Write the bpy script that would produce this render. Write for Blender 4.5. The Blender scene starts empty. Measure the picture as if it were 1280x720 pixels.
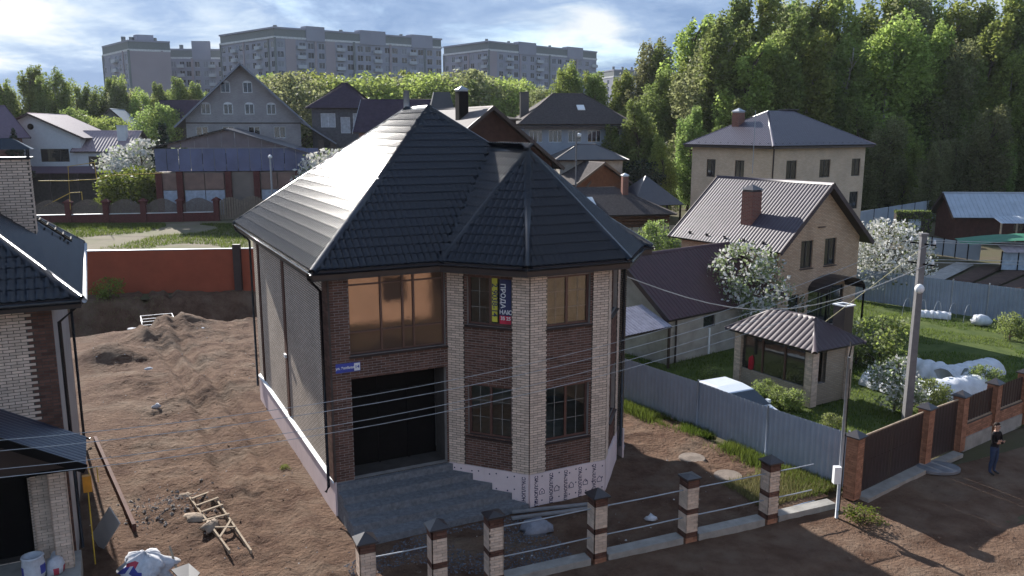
import bpy, bmesh, math, random
import numpy as np
from mathutils import Vector, Matrix, noise as mnoise
R = math.radians
rng = random.Random(11)
scene = bpy.context.scene
COL = scene.collection

# ------------------------------------------------------------------ camera
FPX, CAMH, PITCH = 1047.0, 11.0, R(10.8)
cam_d = bpy.data.cameras.new('camera'); cam = bpy.data.objects.new('camera', cam_d); COL.objects.link(cam)
cam.location = (0, 0, CAMH); cam.rotation_euler = (R(90) - PITCH, 0, 0)
cam_d.sensor_width = 36; cam_d.lens = 36 * FPX / 1280; cam_d.clip_end = 9000; cam_d.clip_start = 0.1
scene.camera = cam
scene.render.resolution_x, scene.render.resolution_y = 1024, 576

# ------------------------------------------------------------------ sun + sky
SUN_AZ, SUN_EL = R(31.0), R(27.0)          # azimuth measured from +Y towards -X
sun_dir = Vector((-math.sin(SUN_AZ) * math.cos(SUN_EL), math.cos(SUN_AZ) * math.cos(SUN_EL), math.sin(SUN_EL)))
sd = bpy.data.lights.new('sun', 'SUN'); sd.energy = 4.7; sd.angle = R(0.53); sd.color = (1, .95, .88)
so = bpy.data.objects.new('sun', sd); COL.objects.link(so)
so.rotation_euler = sun_dir.to_track_quat('Z', 'Y').to_euler(); so.location = (0, 0, 60)
world = bpy.data.worlds.new('World'); scene.world = world; world.use_nodes = True
nt = world.node_tree; N = nt.nodes; L = nt.links; N.clear()
def nd(t, **k):
    n = N.new(t)
    for a, b in k.items(): setattr(n, a, b)
    return n
sky = nd('ShaderNodeTexSky', sky_type='NISHITA', sun_disc=False, sun_elevation=SUN_EL, sun_rotation=-SUN_AZ, air_density=1.0, dust_density=.3, ozone_density=2.0)
tc = nd('ShaderNodeTexCoord'); sep = nd('ShaderNodeSeparateXYZ'); L.new(tc.outputs['Generated'], sep.inputs[0])
def mth(op, a, b=None, c=None):
    n = nd('ShaderNodeMath', operation=op)
    for i, s in enumerate((a, b, c)):
        if s is None: continue
        if isinstance(s, (int, float)): n.inputs[i].default_value = s
        else: L.new(s, n.inputs[i])
    return n.outputs[0]
zc = mth('MAXIMUM', sep.outputs['Z'], 0.0)
den = mth('ADD', zc, 0.20)
px_ = mth('DIVIDE', sep.outputs['X'], den); py_ = mth('DIVIDE', sep.outputs['Y'], den)
cmb = nd('ShaderNodeCombineXYZ'); L.new(px_, cmb.inputs[0]); L.new(py_, cmb.inputs[1]); cmb.inputs[2].default_value = 3.7
def noi(scale, detail, rough, vec, dist=0.0):
    n = nd('ShaderNodeTexNoise'); n.inputs['Scale'].default_value = scale; n.inputs['Detail'].default_value = detail
    n.inputs['Roughness'].default_value = rough; n.inputs['Distortion'].default_value = dist; L.new(vec, n.inputs['Vector']); return n.outputs['Fac']
def ramp(fac, *stops):
    r = nd('ShaderNodeValToRGB'); e = r.color_ramp.elements
    while len(e) < len(stops): e.new(.5)
    for el, (p, c) in zip(e, stops): el.position = p; el.color = c if len(c) == 4 else (*c, 1)
    L.new(fac, r.inputs[0]); return r.outputs['Color']
path = mth('MULTIPLY', mth('POWER', mth('SUBTRACT', 1.0, zc), 6.0), .42)      # a cloud layer closes up towards the horizon, where one looks along it
cover = ramp(mth('ADD', noi(.75, 7, .56, cmb.outputs[0], .4), path), (.52, (0, 0, 0)), (.66, (1, 1, 1)))
shade = noi(1.0, 6, .55, cmb.outputs[0], .3)
shade2 = noi(3.2, 6, .6, cmb.outputs[0], .6)
shmix = mth('ADD', mth('MULTIPLY', shade, .75), mth('MULTIPLY', shade2, .25))
cloudcol = ramp(shmix, (.42, (1.15, 1.75, 2.9)), (.485, (1.7, 2.35, 3.5)), (.535, (2.7, 3.3, 4.1)), (.60, (4.3, 4.45, 4.6)))
dp = nd('ShaderNodeVectorMath', operation='DOT_PRODUCT'); L.new(tc.outputs['Generated'], dp.inputs[0]); dp.inputs[1].default_value = sun_dir
glow = mth('ADD', 1.0, mth('MULTIPLY', mth('POWER', mth('MAXIMUM', dp.outputs['Value'], 0.0), 4.0), .15))     # clouds scatter forward: brighter towards the sun
cs = nd('ShaderNodeVectorMath', operation='SCALE'); L.new(cloudcol, cs.inputs[0]); L.new(glow, cs.inputs['Scale']); cloudcol = cs.outputs[0]
mix = nd('ShaderNodeMixRGB'); L.new(mth('MULTIPLY_ADD', cover, .56, .42), mix.inputs[0]); L.new(sky.outputs[0], mix.inputs[1]); L.new(cloudcol, mix.inputs[2])
bg = nd('ShaderNodeBackground'); bg.inputs['Strength'].default_value = .092; L.new(mix.outputs[0], bg.inputs['Color'])
ow = nd('ShaderNodeOutputWorld'); L.new(bg.outputs[0], ow.inputs['Surface'])
vs = scene.view_settings; vs.view_transform = 'Standard'; vs.look = 'None'; vs.gamma = 1; vs.exposure = 1.17
scene.render.engine = 'CYCLES'

# ------------------------------------------------------------------ pixel -> place helpers
def terrain(Y): return 0.02 * min(max(0.0, Y - 62.0), 120.0)
def ray(x, y):
    a = (x - 640) / FPX; b = (360 - y) / FPX; c, s = math.cos(PITCH), math.sin(PITCH)
    return Vector((a, c + b * s, -s + b * c))
def G(x, y, dz=0.0):
    z = dz; r = ray(x, y)
    for _ in range(30):
        p = r * ((z - CAMH) / r.z); z = terrain(p.y) + dz
    return Vector((p.x, p.y, z))
def AT(x, y, Y):
    r = ray(x, y); p = r * (Y / r.y); return Vector((p.x, p.y, p.z + CAMH))
ANG = R(26.5); CX, CY = -5.02, 22.53
def UV(u, v, z=0.0): return Vector((CX + u * math.cos(ANG) - v * math.sin(ANG), CY + u * math.sin(ANG) + v * math.cos(ANG), z))

# ------------------------------------------------------------------ materials
MATS = {}
def mat(name, col, rough=.7, metal=0.0, var=.25, vscale=3.0, bump=0.0, bscale=40.0, spec=.5, col2=None, translucent=0.0, island=0.0, coat=0.0, detail=6, bdist=.06, col3=None, c3scale=.22, c3edge=(.52, .66), objvar=0.0):
    if name in MATS: return MATS[name]
    m = bpy.data.materials.new(name); m.use_nodes = True; t = m.node_tree; b = t.nodes['Principled BSDF']
    b.inputs['Roughness'].default_value = rough; b.inputs['Metallic'].default_value = metal
    b.inputs['Specular IOR Level'].default_value = spec if rough < .65 else min(spec, .12); b.inputs['Coat Weight'].default_value = coat
    g = t.nodes.new('ShaderNodeNewGeometry')
    no = t.nodes.new('ShaderNodeTexNoise'); no.inputs['Scale'].default_value = vscale; no.inputs['Detail'].default_value = detail; no.inputs['Roughness'].default_value = .62
    t.links.new(g.outputs['Position'], no.inputs['Vector'])
    mr = t.nodes.new('ShaderNodeMapRange'); mr.inputs[1].default_value = .3; mr.inputs[2].default_value = .7
    t.links.new(no.outputs['Fac'], mr.inputs[0])
    mx = t.nodes.new('ShaderNodeMixRGB')
    c2 = col2 if col2 else tuple(min(1, c * (1 + var)) for c in col)
    c1 = col if col2 else tuple(c * (1 - var) for c in col)
    mx.inputs[1].default_value = (*c1, 1); mx.inputs[2].default_value = (*c2, 1); t.links.new(mr.outputs[0], mx.inputs[0])
    out = mx.outputs[0]
    if col3:
        n3 = t.nodes.new('ShaderNodeTexNoise'); n3.inputs['Scale'].default_value = c3scale; n3.inputs['Detail'].default_value = 9; n3.inputs['Roughness'].default_value = .6; t.links.new(g.outputs['Position'], n3.inputs['Vector'])
        m3 = t.nodes.new('ShaderNodeMapRange'); m3.inputs[1].default_value, m3.inputs[2].default_value = c3edge; t.links.new(n3.outputs['Fac'], m3.inputs[0])
        x3 = t.nodes.new('ShaderNodeMixRGB'); t.links.new(m3.outputs[0], x3.inputs[0]); t.links.new(out, x3.inputs[1]); x3.inputs[2].default_value = (*col3, 1); out = x3.outputs[0]
    if island > 0:
        oi = t.nodes.new('ShaderNodeObjectInfo'); ad = t.nodes.new('ShaderNodeMath'); ad.operation = 'ADD'
        t.links.new(oi.outputs['Random'], ad.inputs[0]); t.links.new(g.outputs['Random Per Island'], ad.inputs[1])
        fr = t.nodes.new('ShaderNodeMath'); fr.operation = 'FRACT'; t.links.new(ad.outputs[0], fr.inputs[0])
        ma = t.nodes.new('ShaderNodeMath'); ma.operation = 'MULTIPLY_ADD'; ma.inputs[1].default_value = 2 * island; ma.inputs[2].default_value = 1 - island
        t.links.new(fr.outputs[0], ma.inputs[0])
        vm = t.nodes.new('ShaderNodeVectorMath'); vm.operation = 'SCALE'; t.links.new(out, vm.inputs[0]); t.links.new(ma.outputs[0], vm.inputs['Scale'])
        out = vm.outputs[0]
    if objvar > 0:
        o2 = t.nodes.new('ShaderNodeObjectInfo'); hs = t.nodes.new('ShaderNodeHueSaturation'); t.links.new(out, hs.inputs['Color'])
        for inp, a_, b_ in (('Value', 1 - objvar, 2 * objvar), ('Hue', .5 - objvar * .05, objvar * .1)):
            q = t.nodes.new('ShaderNodeMath'); q.operation = 'MULTIPLY_ADD'; q.inputs[1].default_value = b_; q.inputs[2].default_value = a_; t.links.new(o2.outputs['Random'], q.inputs[0]); t.links.new(q.outputs[0], hs.inputs[inp])
        out = hs.outputs[0]
    t.links.new(out, b.inputs['Base Color'])
    if bump > 0:
        nb = t.nodes.new('ShaderNodeTexNoise'); nb.inputs['Scale'].default_value = bscale; nb.inputs['Detail'].default_value = 8; nb.inputs['Roughness'].default_value = .65
        t.links.new(g.outputs['Position'], nb.inputs['Vector'])
        bp = t.nodes.new('ShaderNodeBump'); bp.inputs['Strength'].default_value = bump; bp.inputs['Distance'].default_value = bdist
        t.links.new(nb.outputs['Fac'], bp.inputs['Height']); t.links.new(bp.outputs[0], b.inputs['Normal'])
    if translucent > 0:
        tr = t.nodes.new('ShaderNodeBsdfTranslucent'); t.links.new(out, tr.inputs['Color'])
        ms = t.nodes.new('ShaderNodeMixShader'); ms.inputs[0].default_value = translucent
        t.links.new(b.outputs[0], ms.inputs[1]); t.links.new(tr.outputs[0], ms.inputs[2])
        t.links.new(ms.outputs[0], t.nodes['Material Output'].inputs['Surface'])
    MATS[name] = m; return m
def brick_mat(name, c1, c2, mortar, w=.26, h=.075, gap=.011, rough=.85, bump=.6):
    if name in MATS: return MATS[name]
    m = bpy.data.materials.new(name); m.use_nodes = True; t = m.node_tree; b = t.nodes['Principled BSDF']; b.inputs['Roughness'].default_value = rough; b.inputs['Specular IOR Level'].default_value = .12
    uv = t.nodes.new('ShaderNodeUVMap'); bt = t.nodes.new('ShaderNodeTexBrick'); t.links.new(uv.outputs[0], bt.inputs['Vector'])
    bt.inputs['Scale'].default_value = 1; bt.inputs['Brick Width'].default_value = w; bt.inputs['Row Height'].default_value = h
    bt.inputs['Mortar Size'].default_value = gap; bt.inputs['Color1'].default_value = (*c1, 1); bt.inputs['Color2'].default_value = (*c2, 1); bt.inputs['Mortar'].default_value = (*mortar, 1)
    g = t.nodes.new('ShaderNodeNewGeometry'); no = t.nodes.new('ShaderNodeTexNoise'); no.inputs['Scale'].default_value = .8; no.inputs['Detail'].default_value = 5
    t.links.new(g.outputs['Position'], no.inputs['Vector'])
    ma = t.nodes.new('ShaderNodeMath'); ma.operation = 'MULTIPLY_ADD'; ma.inputs[1].default_value = .5; ma.inputs[2].default_value = .75; t.links.new(no.outputs['Fac'], ma.inputs[0])
    vm = t.nodes.new('ShaderNodeVectorMath'); vm.operation = 'SCALE'; t.links.new(bt.outputs['Color'], vm.inputs[0]); t.links.new(ma.outputs[0], vm.inputs['Scale'])
    t.links.new(vm.outputs[0], b.inputs['Base Color'])
    bp = t.nodes.new('ShaderNodeBump'); bp.inputs['Strength'].default_value = bump; bp.inputs['Distance'].default_value = .012; bp.invert = True
    t.links.new(bt.outputs['Fac'], bp.inputs['Height']); t.links.new(bp.outputs[0], b.inputs['Normal'])
    MATS[name] = m; return m
def glass_mat(name, tint=(.02, .022, .025), spec=1.0, rough=.03, metal=0.0, bump=.02):
    m = mat(name, tint, rough, metal, var=.15, vscale=.6, bump=bump, bscale=1.2, spec=spec); return m

M_light = mat('beige_brick', (.61, .475, .38), .85, var=.12, vscale=6, island=.16, bump=.15, bscale=120)
M_dark = mat('brown_brick', (.125, .066, .050), .8, var=.2, vscale=6, island=.3, bump=.15, bscale=120)
M_redb = mat('terracotta_brick', (.33, .165, .105), .85, var=.15, vscale=6, island=.22, bump=.15, bscale=120)
M_mort = mat('mortar', (.085, .072, .065), .95, var=.2, bump=.3, bscale=90)
M_mortl = mat('pale_mortar', (.27, .245, .23), .95, var=.2)
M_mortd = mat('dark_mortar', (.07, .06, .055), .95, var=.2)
M_roof = mat('dark_blue_metal_tile', (.006, .0066, .012), .20, var=.2, vscale=1.5, spec=.42)
M_roofcap = mat('dark_metal_trim', (.008, .009, .014), .26, var=.15, spec=.4)
M_roofbase = mat('dark_roof_underlay', (.012, .012, .016), .6)
M_brown = mat('brown_plastic_trim', (.035, .020, .017), .45, var=.15)
M_frame = mat('brown_window_frame', (.095, .045, .036), .4, var=.15)
M_soffit = mat('dark_soffit', (.03, .022, .02), .6)
M_foam = mat('pink_foam_board', (.72, .59, .58), .8, var=.08, vscale=1.5)
M_ink = mat('dark_blue_ink', (.035, .03, .08), .8)
M_concrete = mat('concrete', (.30, .285, .265), .9, var=.22, vscale=2.5, bump=.35, bscale=40)
M_grit = mat('grey_grit', (.18, .185, .20), .95, var=.3, vscale=9, bump=.6, bscale=50)
M_glass = glass_mat('window_glass')
def clear_mat(name, tint=(.82, .86, .84)):
    m = bpy.data.materials.new(name); m.use_nodes = True; t = m.node_tree; t.nodes.remove(t.nodes['Principled BSDF'])
    gl = t.nodes.new('ShaderNodeBsdfGlossy'); gl.inputs['Roughness'].default_value = .02; tr = t.nodes.new('ShaderNodeBsdfTransparent'); tr.inputs['Color'].default_value = (*tint, 1)
    fr = t.nodes.new('ShaderNodeFresnel'); fr.inputs['IOR'].default_value = 1.45; ms = t.nodes.new('ShaderNodeMixShader')
    t.links.new(fr.outputs[0], ms.inputs[0]); t.links.new(tr.outputs[0], ms.inputs[1]); t.links.new(gl.outputs[0], ms.inputs[2]); t.links.new(ms.outputs[0], t.nodes['Material Output'].inputs['Surface']); MATS[name] = m; return m
M_clear = clear_mat('clear_double_glazing')
M_bronze = glass_mat('bronze_mirror_glass', (.16, .10, .075), .6, .02, .5, .03)
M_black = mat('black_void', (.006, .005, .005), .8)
M_bar = mat('pale_glazing_bar', (.30, .29, .27), .5)
M_white = mat('white_paint', (.72, .73, .74), .55, var=.06)
M_steel = mat('galvanised_steel', (.34, .36, .39), .45, metal=.4, var=.15, vscale=8)
M_greyfence = mat('grey_blue_sheet_metal', (.26, .31, .39), .5, var=.1, vscale=1.5)
M_brownsheet = mat('dark_brown_sheet_metal', (.028, .016, .016), .5, var=.2)
M_wood = mat('weathered_wood', (.34, .27, .20), .85, var=.25, vscale=12, bump=.3, bscale=60)
M_bark = mat('bark', (.10, .078, .06), .95, var=.35, vscale=8, bump=.6, bscale=30)
M_barkw = mat('pale_bark', (.30, .28, .24), .95, var=.45, vscale=6, bump=.4, bscale=30)

# ------------------------------------------------------------------ mesh builder
class MB:
    def __init__(s): s.v = []; s.f = []; s.m = []; s.uv = []; s.M = Matrix.Identity(4); s.hasuv = False
    def pts(s, P): n = len(s.v); s.v += [tuple(s.M @ Vector(p)) for p in P]; return n
    def face(s, P, mi=0, uv=None):
        n = s.pts(P); s.f.append(tuple(range(n, n + len(P)))); s.m.append(mi); s.uv.append(uv)
        if uv: s.hasuv = True
    def add(s, P, F, mi=0):
        n = s.pts(P)
        for f in F: s.f.append(tuple(i + n for i in f)); s.m.append(mi); s.uv.append(None)
    def box(s, x0, x1, y0, y1, z0, z1, mi=0):
        s.add([(x0, y0, z0), (x1, y0, z0), (x1, y1, z0), (x0, y1, z0), (x0, y0, z1), (x1, y0, z1), (x1, y1, z1), (x0, y1, z1)],
              [(3, 2, 1, 0), (4, 5, 6, 7), (0, 1, 5, 4), (1, 2, 6, 5), (2, 3, 7, 6), (3, 0, 4, 7)], mi)
    def prism(s, poly, z0, z1, mi=0):
        n = len(poly)
        s.add([(x, y, z0) for x, y in poly] + [(x, y, z1) for x, y in poly],
              [tuple(range(n))[::-1], tuple(range(n, 2 * n))] + [(i, (i + 1) % n, n + (i + 1) % n, n + i) for i in range(n)], mi)
    def slab(s, P, th, mi=0):
        P = [Vector(p) for p in P]; nrm = (P[1] - P[0]).cross(P[2] - P[0]).normalized()
        if nrm.z < 0: P = P[::-1]; nrm = -nrm
        n = len(P); Q = [p - nrm * th for p in P]
        s.add(Q + P, [tuple(range(n))[::-1], tuple(range(n, 2 * n))] + [(i, (i + 1) % n, n + (i + 1) % n, n + i) for i in range(n)], mi)
    def tube(s, P, r, n=6, mi=0, r1=None, cap=True):
        P = [Vector(p) for p in P]; rings = []; k = len(P)
        for i, p in enumerate(P):
            d = (P[min(i + 1, k - 1)] - P[max(i - 1, 0)]).normalized()
            a = d.cross(Vector((0, 0, 1))) if abs(d.z) < .95 else d.cross(Vector((1, 0, 0))); a.normalize(); b = d.cross(a)
            rr = r if r1 is None else r + (r1 - r) * i / (k - 1)
            rings.append([p + (a * math.cos(2 * math.pi * j / n) + b * math.sin(2 * math.pi * j / n)) * rr for j in range(n)])
        V = [q for ring in rings for q in ring]; F = []
        for i in range(k - 1):
            for j in range(n): F.append((i * n + j, i * n + (j + 1) % n, (i + 1) * n + (j + 1) % n, (i + 1) * n + j))
        if cap: F.append(tuple(range(n))); F.append(tuple(range((k - 1) * n, k * n))[::-1])
        s.add(V, F, mi)
    def bar(s, p, q, w, h, mi=0):
        p, q = Vector(p), Vector(q); d = (q - p).normalized(); a = d.cross(Vector((0, 0, 1)))
        if a.length < .05: a = Vector((1, 0, 0))
        a.normalize(); b = a.cross(d); a *= w / 2; b *= h / 2
        s.add([p - a - b, p + a - b, p + a + b, p - a + b, q - a - b, q + a - b, q + a + b, q - a + b],
              [(0, 1, 2, 3)[::-1], (4, 5, 6, 7), (0, 1, 5, 4), (1, 2, 6, 5), (2, 3, 7, 6), (3, 0, 4, 7)], mi)
    def lathe(s, prof, c=(0, 0, 0), n=10, mi=0):
        V = [(c[0] + r * math.cos(2 * math.pi * j / n), c[1] + r * math.sin(2 * math.pi * j / n), c[2] + z) for r, z in prof for j in range(n)]
        F = [(i * n + j, i * n + (j + 1) % n, (i + 1) * n + (j + 1) % n, (i + 1) * n + j) for i in range(len(prof) - 1) for j in range(n)]
        F.append(tuple(range(n))[::-1]); F.append(tuple(range((len(prof) - 1) * n, len(prof) * n))); s.add(V, F, mi)
    def mesh(s, name, mats, smooth=False):
        me = bpy.data.meshes.new(name); me.from_pydata(s.v, [], s.f)
        for m in (mats if isinstance(mats, (list, tuple)) else [mats]): me.materials.append(m)
        me.polygons.foreach_set('material_index', s.m)
        if smooth: me.polygons.foreach_set('use_smooth', [True] * len(s.f))
        if s.hasuv:
            ul = me.uv_layers.new(name='UVMap'); k = 0; data = np.zeros(2 * len(me.loops), 'f')
            for f, u in zip(s.f, s.uv):
                for i in range(len(f)):
                    if u: data[2 * k] = u[i][0]; data[2 * k + 1] = u[i][1]
                    k += 1
            ul.data.foreach_set('uv', data)
        return me
    def obj(s, name, mats, parent=None, smooth=False):
        return link(name, s.mesh(name, mats, smooth), parent)
def link(name, me, parent=None, M=None):
    o = bpy.data.objects.new(name, me); COL.objects.link(o); o.parent = parent
    if M is not None: o.matrix_local = M
    return o
def tag(o, label=None, cat=None, group=None, kind=None):
    for k, v in (('label', label), ('category', cat), ('group', group), ('kind', kind)):
        if v: o[k] = v
    return o
def thing(name, label, cat, loc=(0, 0, 0), rz=0.0, group=None):
    o = bpy.data.objects.new(name, None); COL.objects.link(o); o.location = loc; o.rotation_euler = (0, 0, rz); o.empty_display_size = .3
    return tag(o, label, cat, group)
def copy_tree(o, parent=None):
    c = o.copy(); COL.objects.link(c); c.parent = parent
    for ch in o.children: copy_tree(ch, c)
    return c
def frame(P, Q):                       # wall frame: x along wall (left to right from outside), y into the wall, z up
    P, Q = Vector((*P[:2], 0)), Vector((*Q[:2], 0)); x = (Q - P).normalized(); y = Vector((0, 0, 1)).cross(x)
    M = Matrix.Identity(4)
    for i in range(3): M[i][0] = x[i]; M[i][1] = y[i]; M[i][2] = (0, 0, 1)[i]; M[i][3] = P[i]
    return M, (Q - P).length
def T(x, y, z): return Matrix.Translation((x, y, z))
def S(x, y, z): return Matrix.Diagonal((x, y, z, 1))

def wall_panel(mb, M, x0, x1, z0, z1, ops=(), depth=.14, mi=0, top=None):
    old = mb.M; mb.M = old @ M
    xs = sorted({x0, x1} | {min(max(c, x0), x1) for o in ops for c in (o[0], o[1])}); zs = sorted({z0, z1} | {min(max(c, z0), z1) for o in ops for c in (o[2], o[3])})
    for j in range(len(zs) - 1):
        i = 0
        while i < len(xs) - 1:
            def solid(k): cx, cz = (xs[k] + xs[k + 1]) / 2, (zs[j] + zs[j + 1]) / 2; return not any(o[0] < cx < o[1] and o[2] < cz < o[3] for o in ops)
            if not solid(i): i += 1; continue
            k = i
            while k + 1 < len(xs) - 1 and solid(k + 1): k += 1
            a, b, c, d = xs[i], xs[k + 1], zs[j], zs[j + 1]
            mb.face([(a, 0, c), (b, 0, c), (b, 0, d), (a, 0, d)], mi, [(a, c), (b, c), (b, d), (a, d)]); i = k + 1
    for a, b, c, d in [o[:4] for o in ops]:
        for P, u in (([(a, 0, c), (a, 0, d), (a, depth, d), (a, depth, c)], [(0, c), (0, d), (depth, d), (depth, c)]), ([(b, 0, d), (b, 0, c), (b, depth, c), (b, depth, d)], [(0, d), (0, c), (depth, c), (depth, d)]),
                     ([(a, 0, d), (b, 0, d), (b, depth, d), (a, depth, d)], [(a, 0), (b, 0), (b, depth), (a, depth)]), ([(b, 0, c), (a, 0, c), (a, depth, c), (b, depth, c)], [(b, 0), (a, 0), (a, depth), (b, depth)])):
            mb.face(P, mi, u)
    mb.M = old

WIN = {}
def window(parent, M, op, depth=.09, nx=2, ny=1, fm=None, pm=None, sill=None, bars=False, fr=.06, arch=False, name='window'):
    a, b, c, d = op[:4]; w, h = b - a, d - c; fm = fm or M_frame; pm = pm or M_glass
    key = (round(w, 3), round(h, 3), nx, ny, fm.name, pm.name, bars, fr, arch)
    if key not in WIN:
        f = MB()
        f.box(0, fr, 0, .06, 0, h); f.box(w - fr, w, 0, .06, 0, h); f.box(fr, w - fr, 0, .06, 0, fr); f.box(fr, w - fr, 0, .06, h - fr, h)
        for i in range(1, nx): x = w * i / nx; f.box(x - fr * .55, x + fr * .55, .002, .058, fr, h - fr)
        for j in range(1, ny): z = h * j / ny; f.box(fr, w - fr, .004, .056, z - fr * .5, z + fr * .5)
        p = MB(); p.box(fr, w - fr, .03, .045, fr, h - fr)
        g = None
        if bars:
            g = MB(); n = nx * 2
            for i in range(n):
                if i % 2: x = w * i / n; g.box(x - .005, x + .005, .020, .029, fr, h - fr)
            for z in (h * .36, h * .68): g.box(fr, w - fr, .022, .028, z - .005, z + .005)
        WIN[key] = (f.mesh('window', fm), p.mesh('pane', pm), g.mesh('glazing_bars', M_bar) if g else None)
    fme, pme, gme = WIN[key]
    o = link(name, fme, parent, M @ T(a, depth, c)); link('pane', pme, o)
    if gme: link('glazing_bars', gme, o)
    if sill:
        sk = ('sill', round(w, 3), sill.name)
        if sk not in WIN:
            s_ = MB(); s_.add([(-.05, -depth - .09, -.06), (w + .05, -depth - .09, -.06), (w + .05, .03, 0), (-.05, .03, 0), (-.05, -depth - .09, -.035), (w + .05, -depth - .09, -.035), (w + .05, .03, .02), (-.05, .03, .02)],
                              [(3, 2, 1, 0), (4, 5, 6, 7), (0, 1, 5, 4), (1, 2, 6, 5), (2, 3, 7, 6), (3, 0, 4, 7)]); WIN[sk] = s_.mesh('sill', sill)
        link('sill', WIN[sk], o)
    return o

# ------------------------------------------------------------------ pieces (bricks, tiles)
def unit_brick(m, name='brick'):
    b = MB(); b.add([(0, -.009, 0), (1, -.009, 0), (1, -.009, 1), (0, -.009, 1), (0, .02, 0), (1, .02, 0), (1, .02, 1), (0, .02, 1)], [(0, 1, 2, 3), (1, 5, 6, 2), (4, 0, 3, 7), (3, 2, 6, 7), (4, 5, 1, 0), (7, 6, 5, 4)])
    return b.mesh(name, m)
BR = {'light': unit_brick(M_light), 'dark': unit_brick(M_dark), 'red': unit_brick(M_redb)}
def bricks(out, M, x0, x1, z0, z1, ops=(), kind='light', L_=.245, J=.015, Hh=.060, edge=None, phase=0):
    k = 0; z = z0
    while z + Hh <= z1 + .03:
        zz = min(z + Hh, z1); segs = [(x0, x1)]
        if edge: segs = [edge(k)]
        for o in ops:
            if o[2] < (z + zz) / 2 < o[3]:
                ns = []
                for a, b in segs:
                    if o[0] > a: ns.append((a, min(b, o[0])))
                    if o[1] < b: ns.append((max(a, o[1]), b))
                segs = [s_ for s_ in ns if s_[1] - s_[0] > .03]
        off = ((k + phase) % 2) * (L_ + J) / 2
        for a, b in segs:
            n = math.floor((a - off) / (L_ + J)); x = n * (L_ + J) + off
            while x < b:
                p, q = max(x, a), min(x + L_, b)
                if q - p > .035: out.append((kind, M @ T(p, 0, z) @ S(q - p, 1, zz - z)))
                x += L_ + J
        z += Hh + J; k += 1
def emit(parent, out, meshes, name, limit=300, bury=None):
    """the pieces that show largest become objects of their own, the rest one joined part"""
    W = parent_world(parent); cams = Vector((0, 0, CAMH)); sc = []
    for i, (k, M) in enumerate(out):
        P = W @ M.translation; sx = M.to_scale(); nrm = (W.to_3x3() @ M.to_3x3() @ Vector((0, -1, 0))).normalized() if name == 'brick' else Vector((0, 0, 1))
        d = cams - P; vis = max(nrm.dot(d.normalized()), 0.02 if name == 'brick' else 1); r = (P.x / P.y) if P.y > 1 else 9
        if abs(r) > .63: vis *= .01
        sc.append((-(sx.x * sx.z if name == 'brick' else 1) * vis / d.length_squared, i))
    sc.sort()
    for _, i in sc[:limit]: link(name, meshes[out[i][0]], parent, out[i][1])
    rest = [out[i] for _, i in sc[limit:]]
    if rest:
        kinds = sorted({k for k, _ in rest}); V, F, MI = [], [], []; nv = 0; mats = []
        for ki, kind in enumerate(kinds):
            me = meshes[kind]; mats.append(me.materials[0]); vs_ = np.array([v.co[:] + (1.0,) for v in me.vertices]); fs = [tuple(p.vertices) for p in me.polygons]
            for k, M in rest:
                if k != kind: continue
                V.append((vs_ @ np.array(M).T)[:, :3]); F += [tuple(i + nv for i in f) for f in fs]; MI += [ki] * len(fs); nv += len(vs_)
        me = bpy.data.meshes.new(name + '_field'); me.from_pydata(np.concatenate(V).tolist(), [], F)
        for m in mats: me.materials.append(m)
        me.polygons.foreach_set('material_index', MI)
        if name == 'roof_tile': me.polygons.foreach_set('use_smooth', [True] * len(F))
        o = link(name + 's', me, parent); o['kind'] = 'stuff'
def parent_world(p):
    M = Matrix.Translation(p.location) @ p.rotation_euler.to_matrix().to_4x4()
    return parent_world(p.parent) @ M if p.parent else M

TW, TL = .19, .35
def unit_tile(m):
    b = MB(); n = 8; prof = [(i / n,   .044 * (1 - abs(math.cos(math.pi * i / n)) ** 2.4)) for i in range(n + 1)]
    V = []
    for y, dz in ((-.012, 0.0), (-.012, .022), (-.011, .022), (.5, .008), (1.0, .0005)): V += [(x * TW, y * TL, z * (1 if dz else .45) + dz * (.25 + .75 * z / .034)) for x, z in prof]
    F = [(r * (n + 1) + i, r * (n + 1) + i + 1, (r + 1) * (n + 1) + i + 1, (r + 1) * (n + 1) + i) for r in (0, 2, 3) for i in range(n)]
    b.add(V, F); me = b.mesh('roof_tile', m, smooth=True)
    for p in me.polygons:
        if p.index < n: p.use_smooth = False
    return me
def plane_frame(P):
    P = [Vector(p) for p in P]; x = (P[1] - P[0]).normalized(); nrm = (P[1] - P[0]).cross(P[2] - P[0]).normalized()
    if nrm.z < 0: nrm = -nrm
    y = nrm.cross(x)
    M = Matrix.Identity(4)
    for i in range(3): M[i][0] = x[i]; M[i][1] = y[i]; M[i][2] = nrm[i]; M[i][3] = P[0][i]
    I = M.inverted(); return M, [((I @ p).x, (I @ p).y) for p in P]
def span(poly, y):
    xs = []
    for i in range(len(poly)):
        (x0, y0), (x1, y1) = poly[i], poly[(i + 1) % len(poly)]
        if (y0 - y) * (y1 - y) <= 0 and abs(y1 - y0) > 1e-6: xs.append(x0 + (x1 - x0) * (y - y0) / (y1 - y0))
    return (min(xs), max(xs)) if len(xs) >= 2 else None
def tiles(out, P, kind):
    M, poly = plane_frame(P); ym = max(p[1] for p in poly); r = 0
    while r * TL < ym - .08:
        sp = span(poly, min((r + .45) * TL, ym - .02))
        if sp:
            k = math.floor(sp[0] / TW)
            while k * TW < sp[1]:
                a, b = max(k * TW, sp[0]), min((k + 1) * TW, sp[1])
                if b - a > TW * .35: out.append((kind, M @ T(a, r * TL, 0) @ S((b - a) / TW, 1, 1)))
                k += 1
        r += 1
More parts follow.
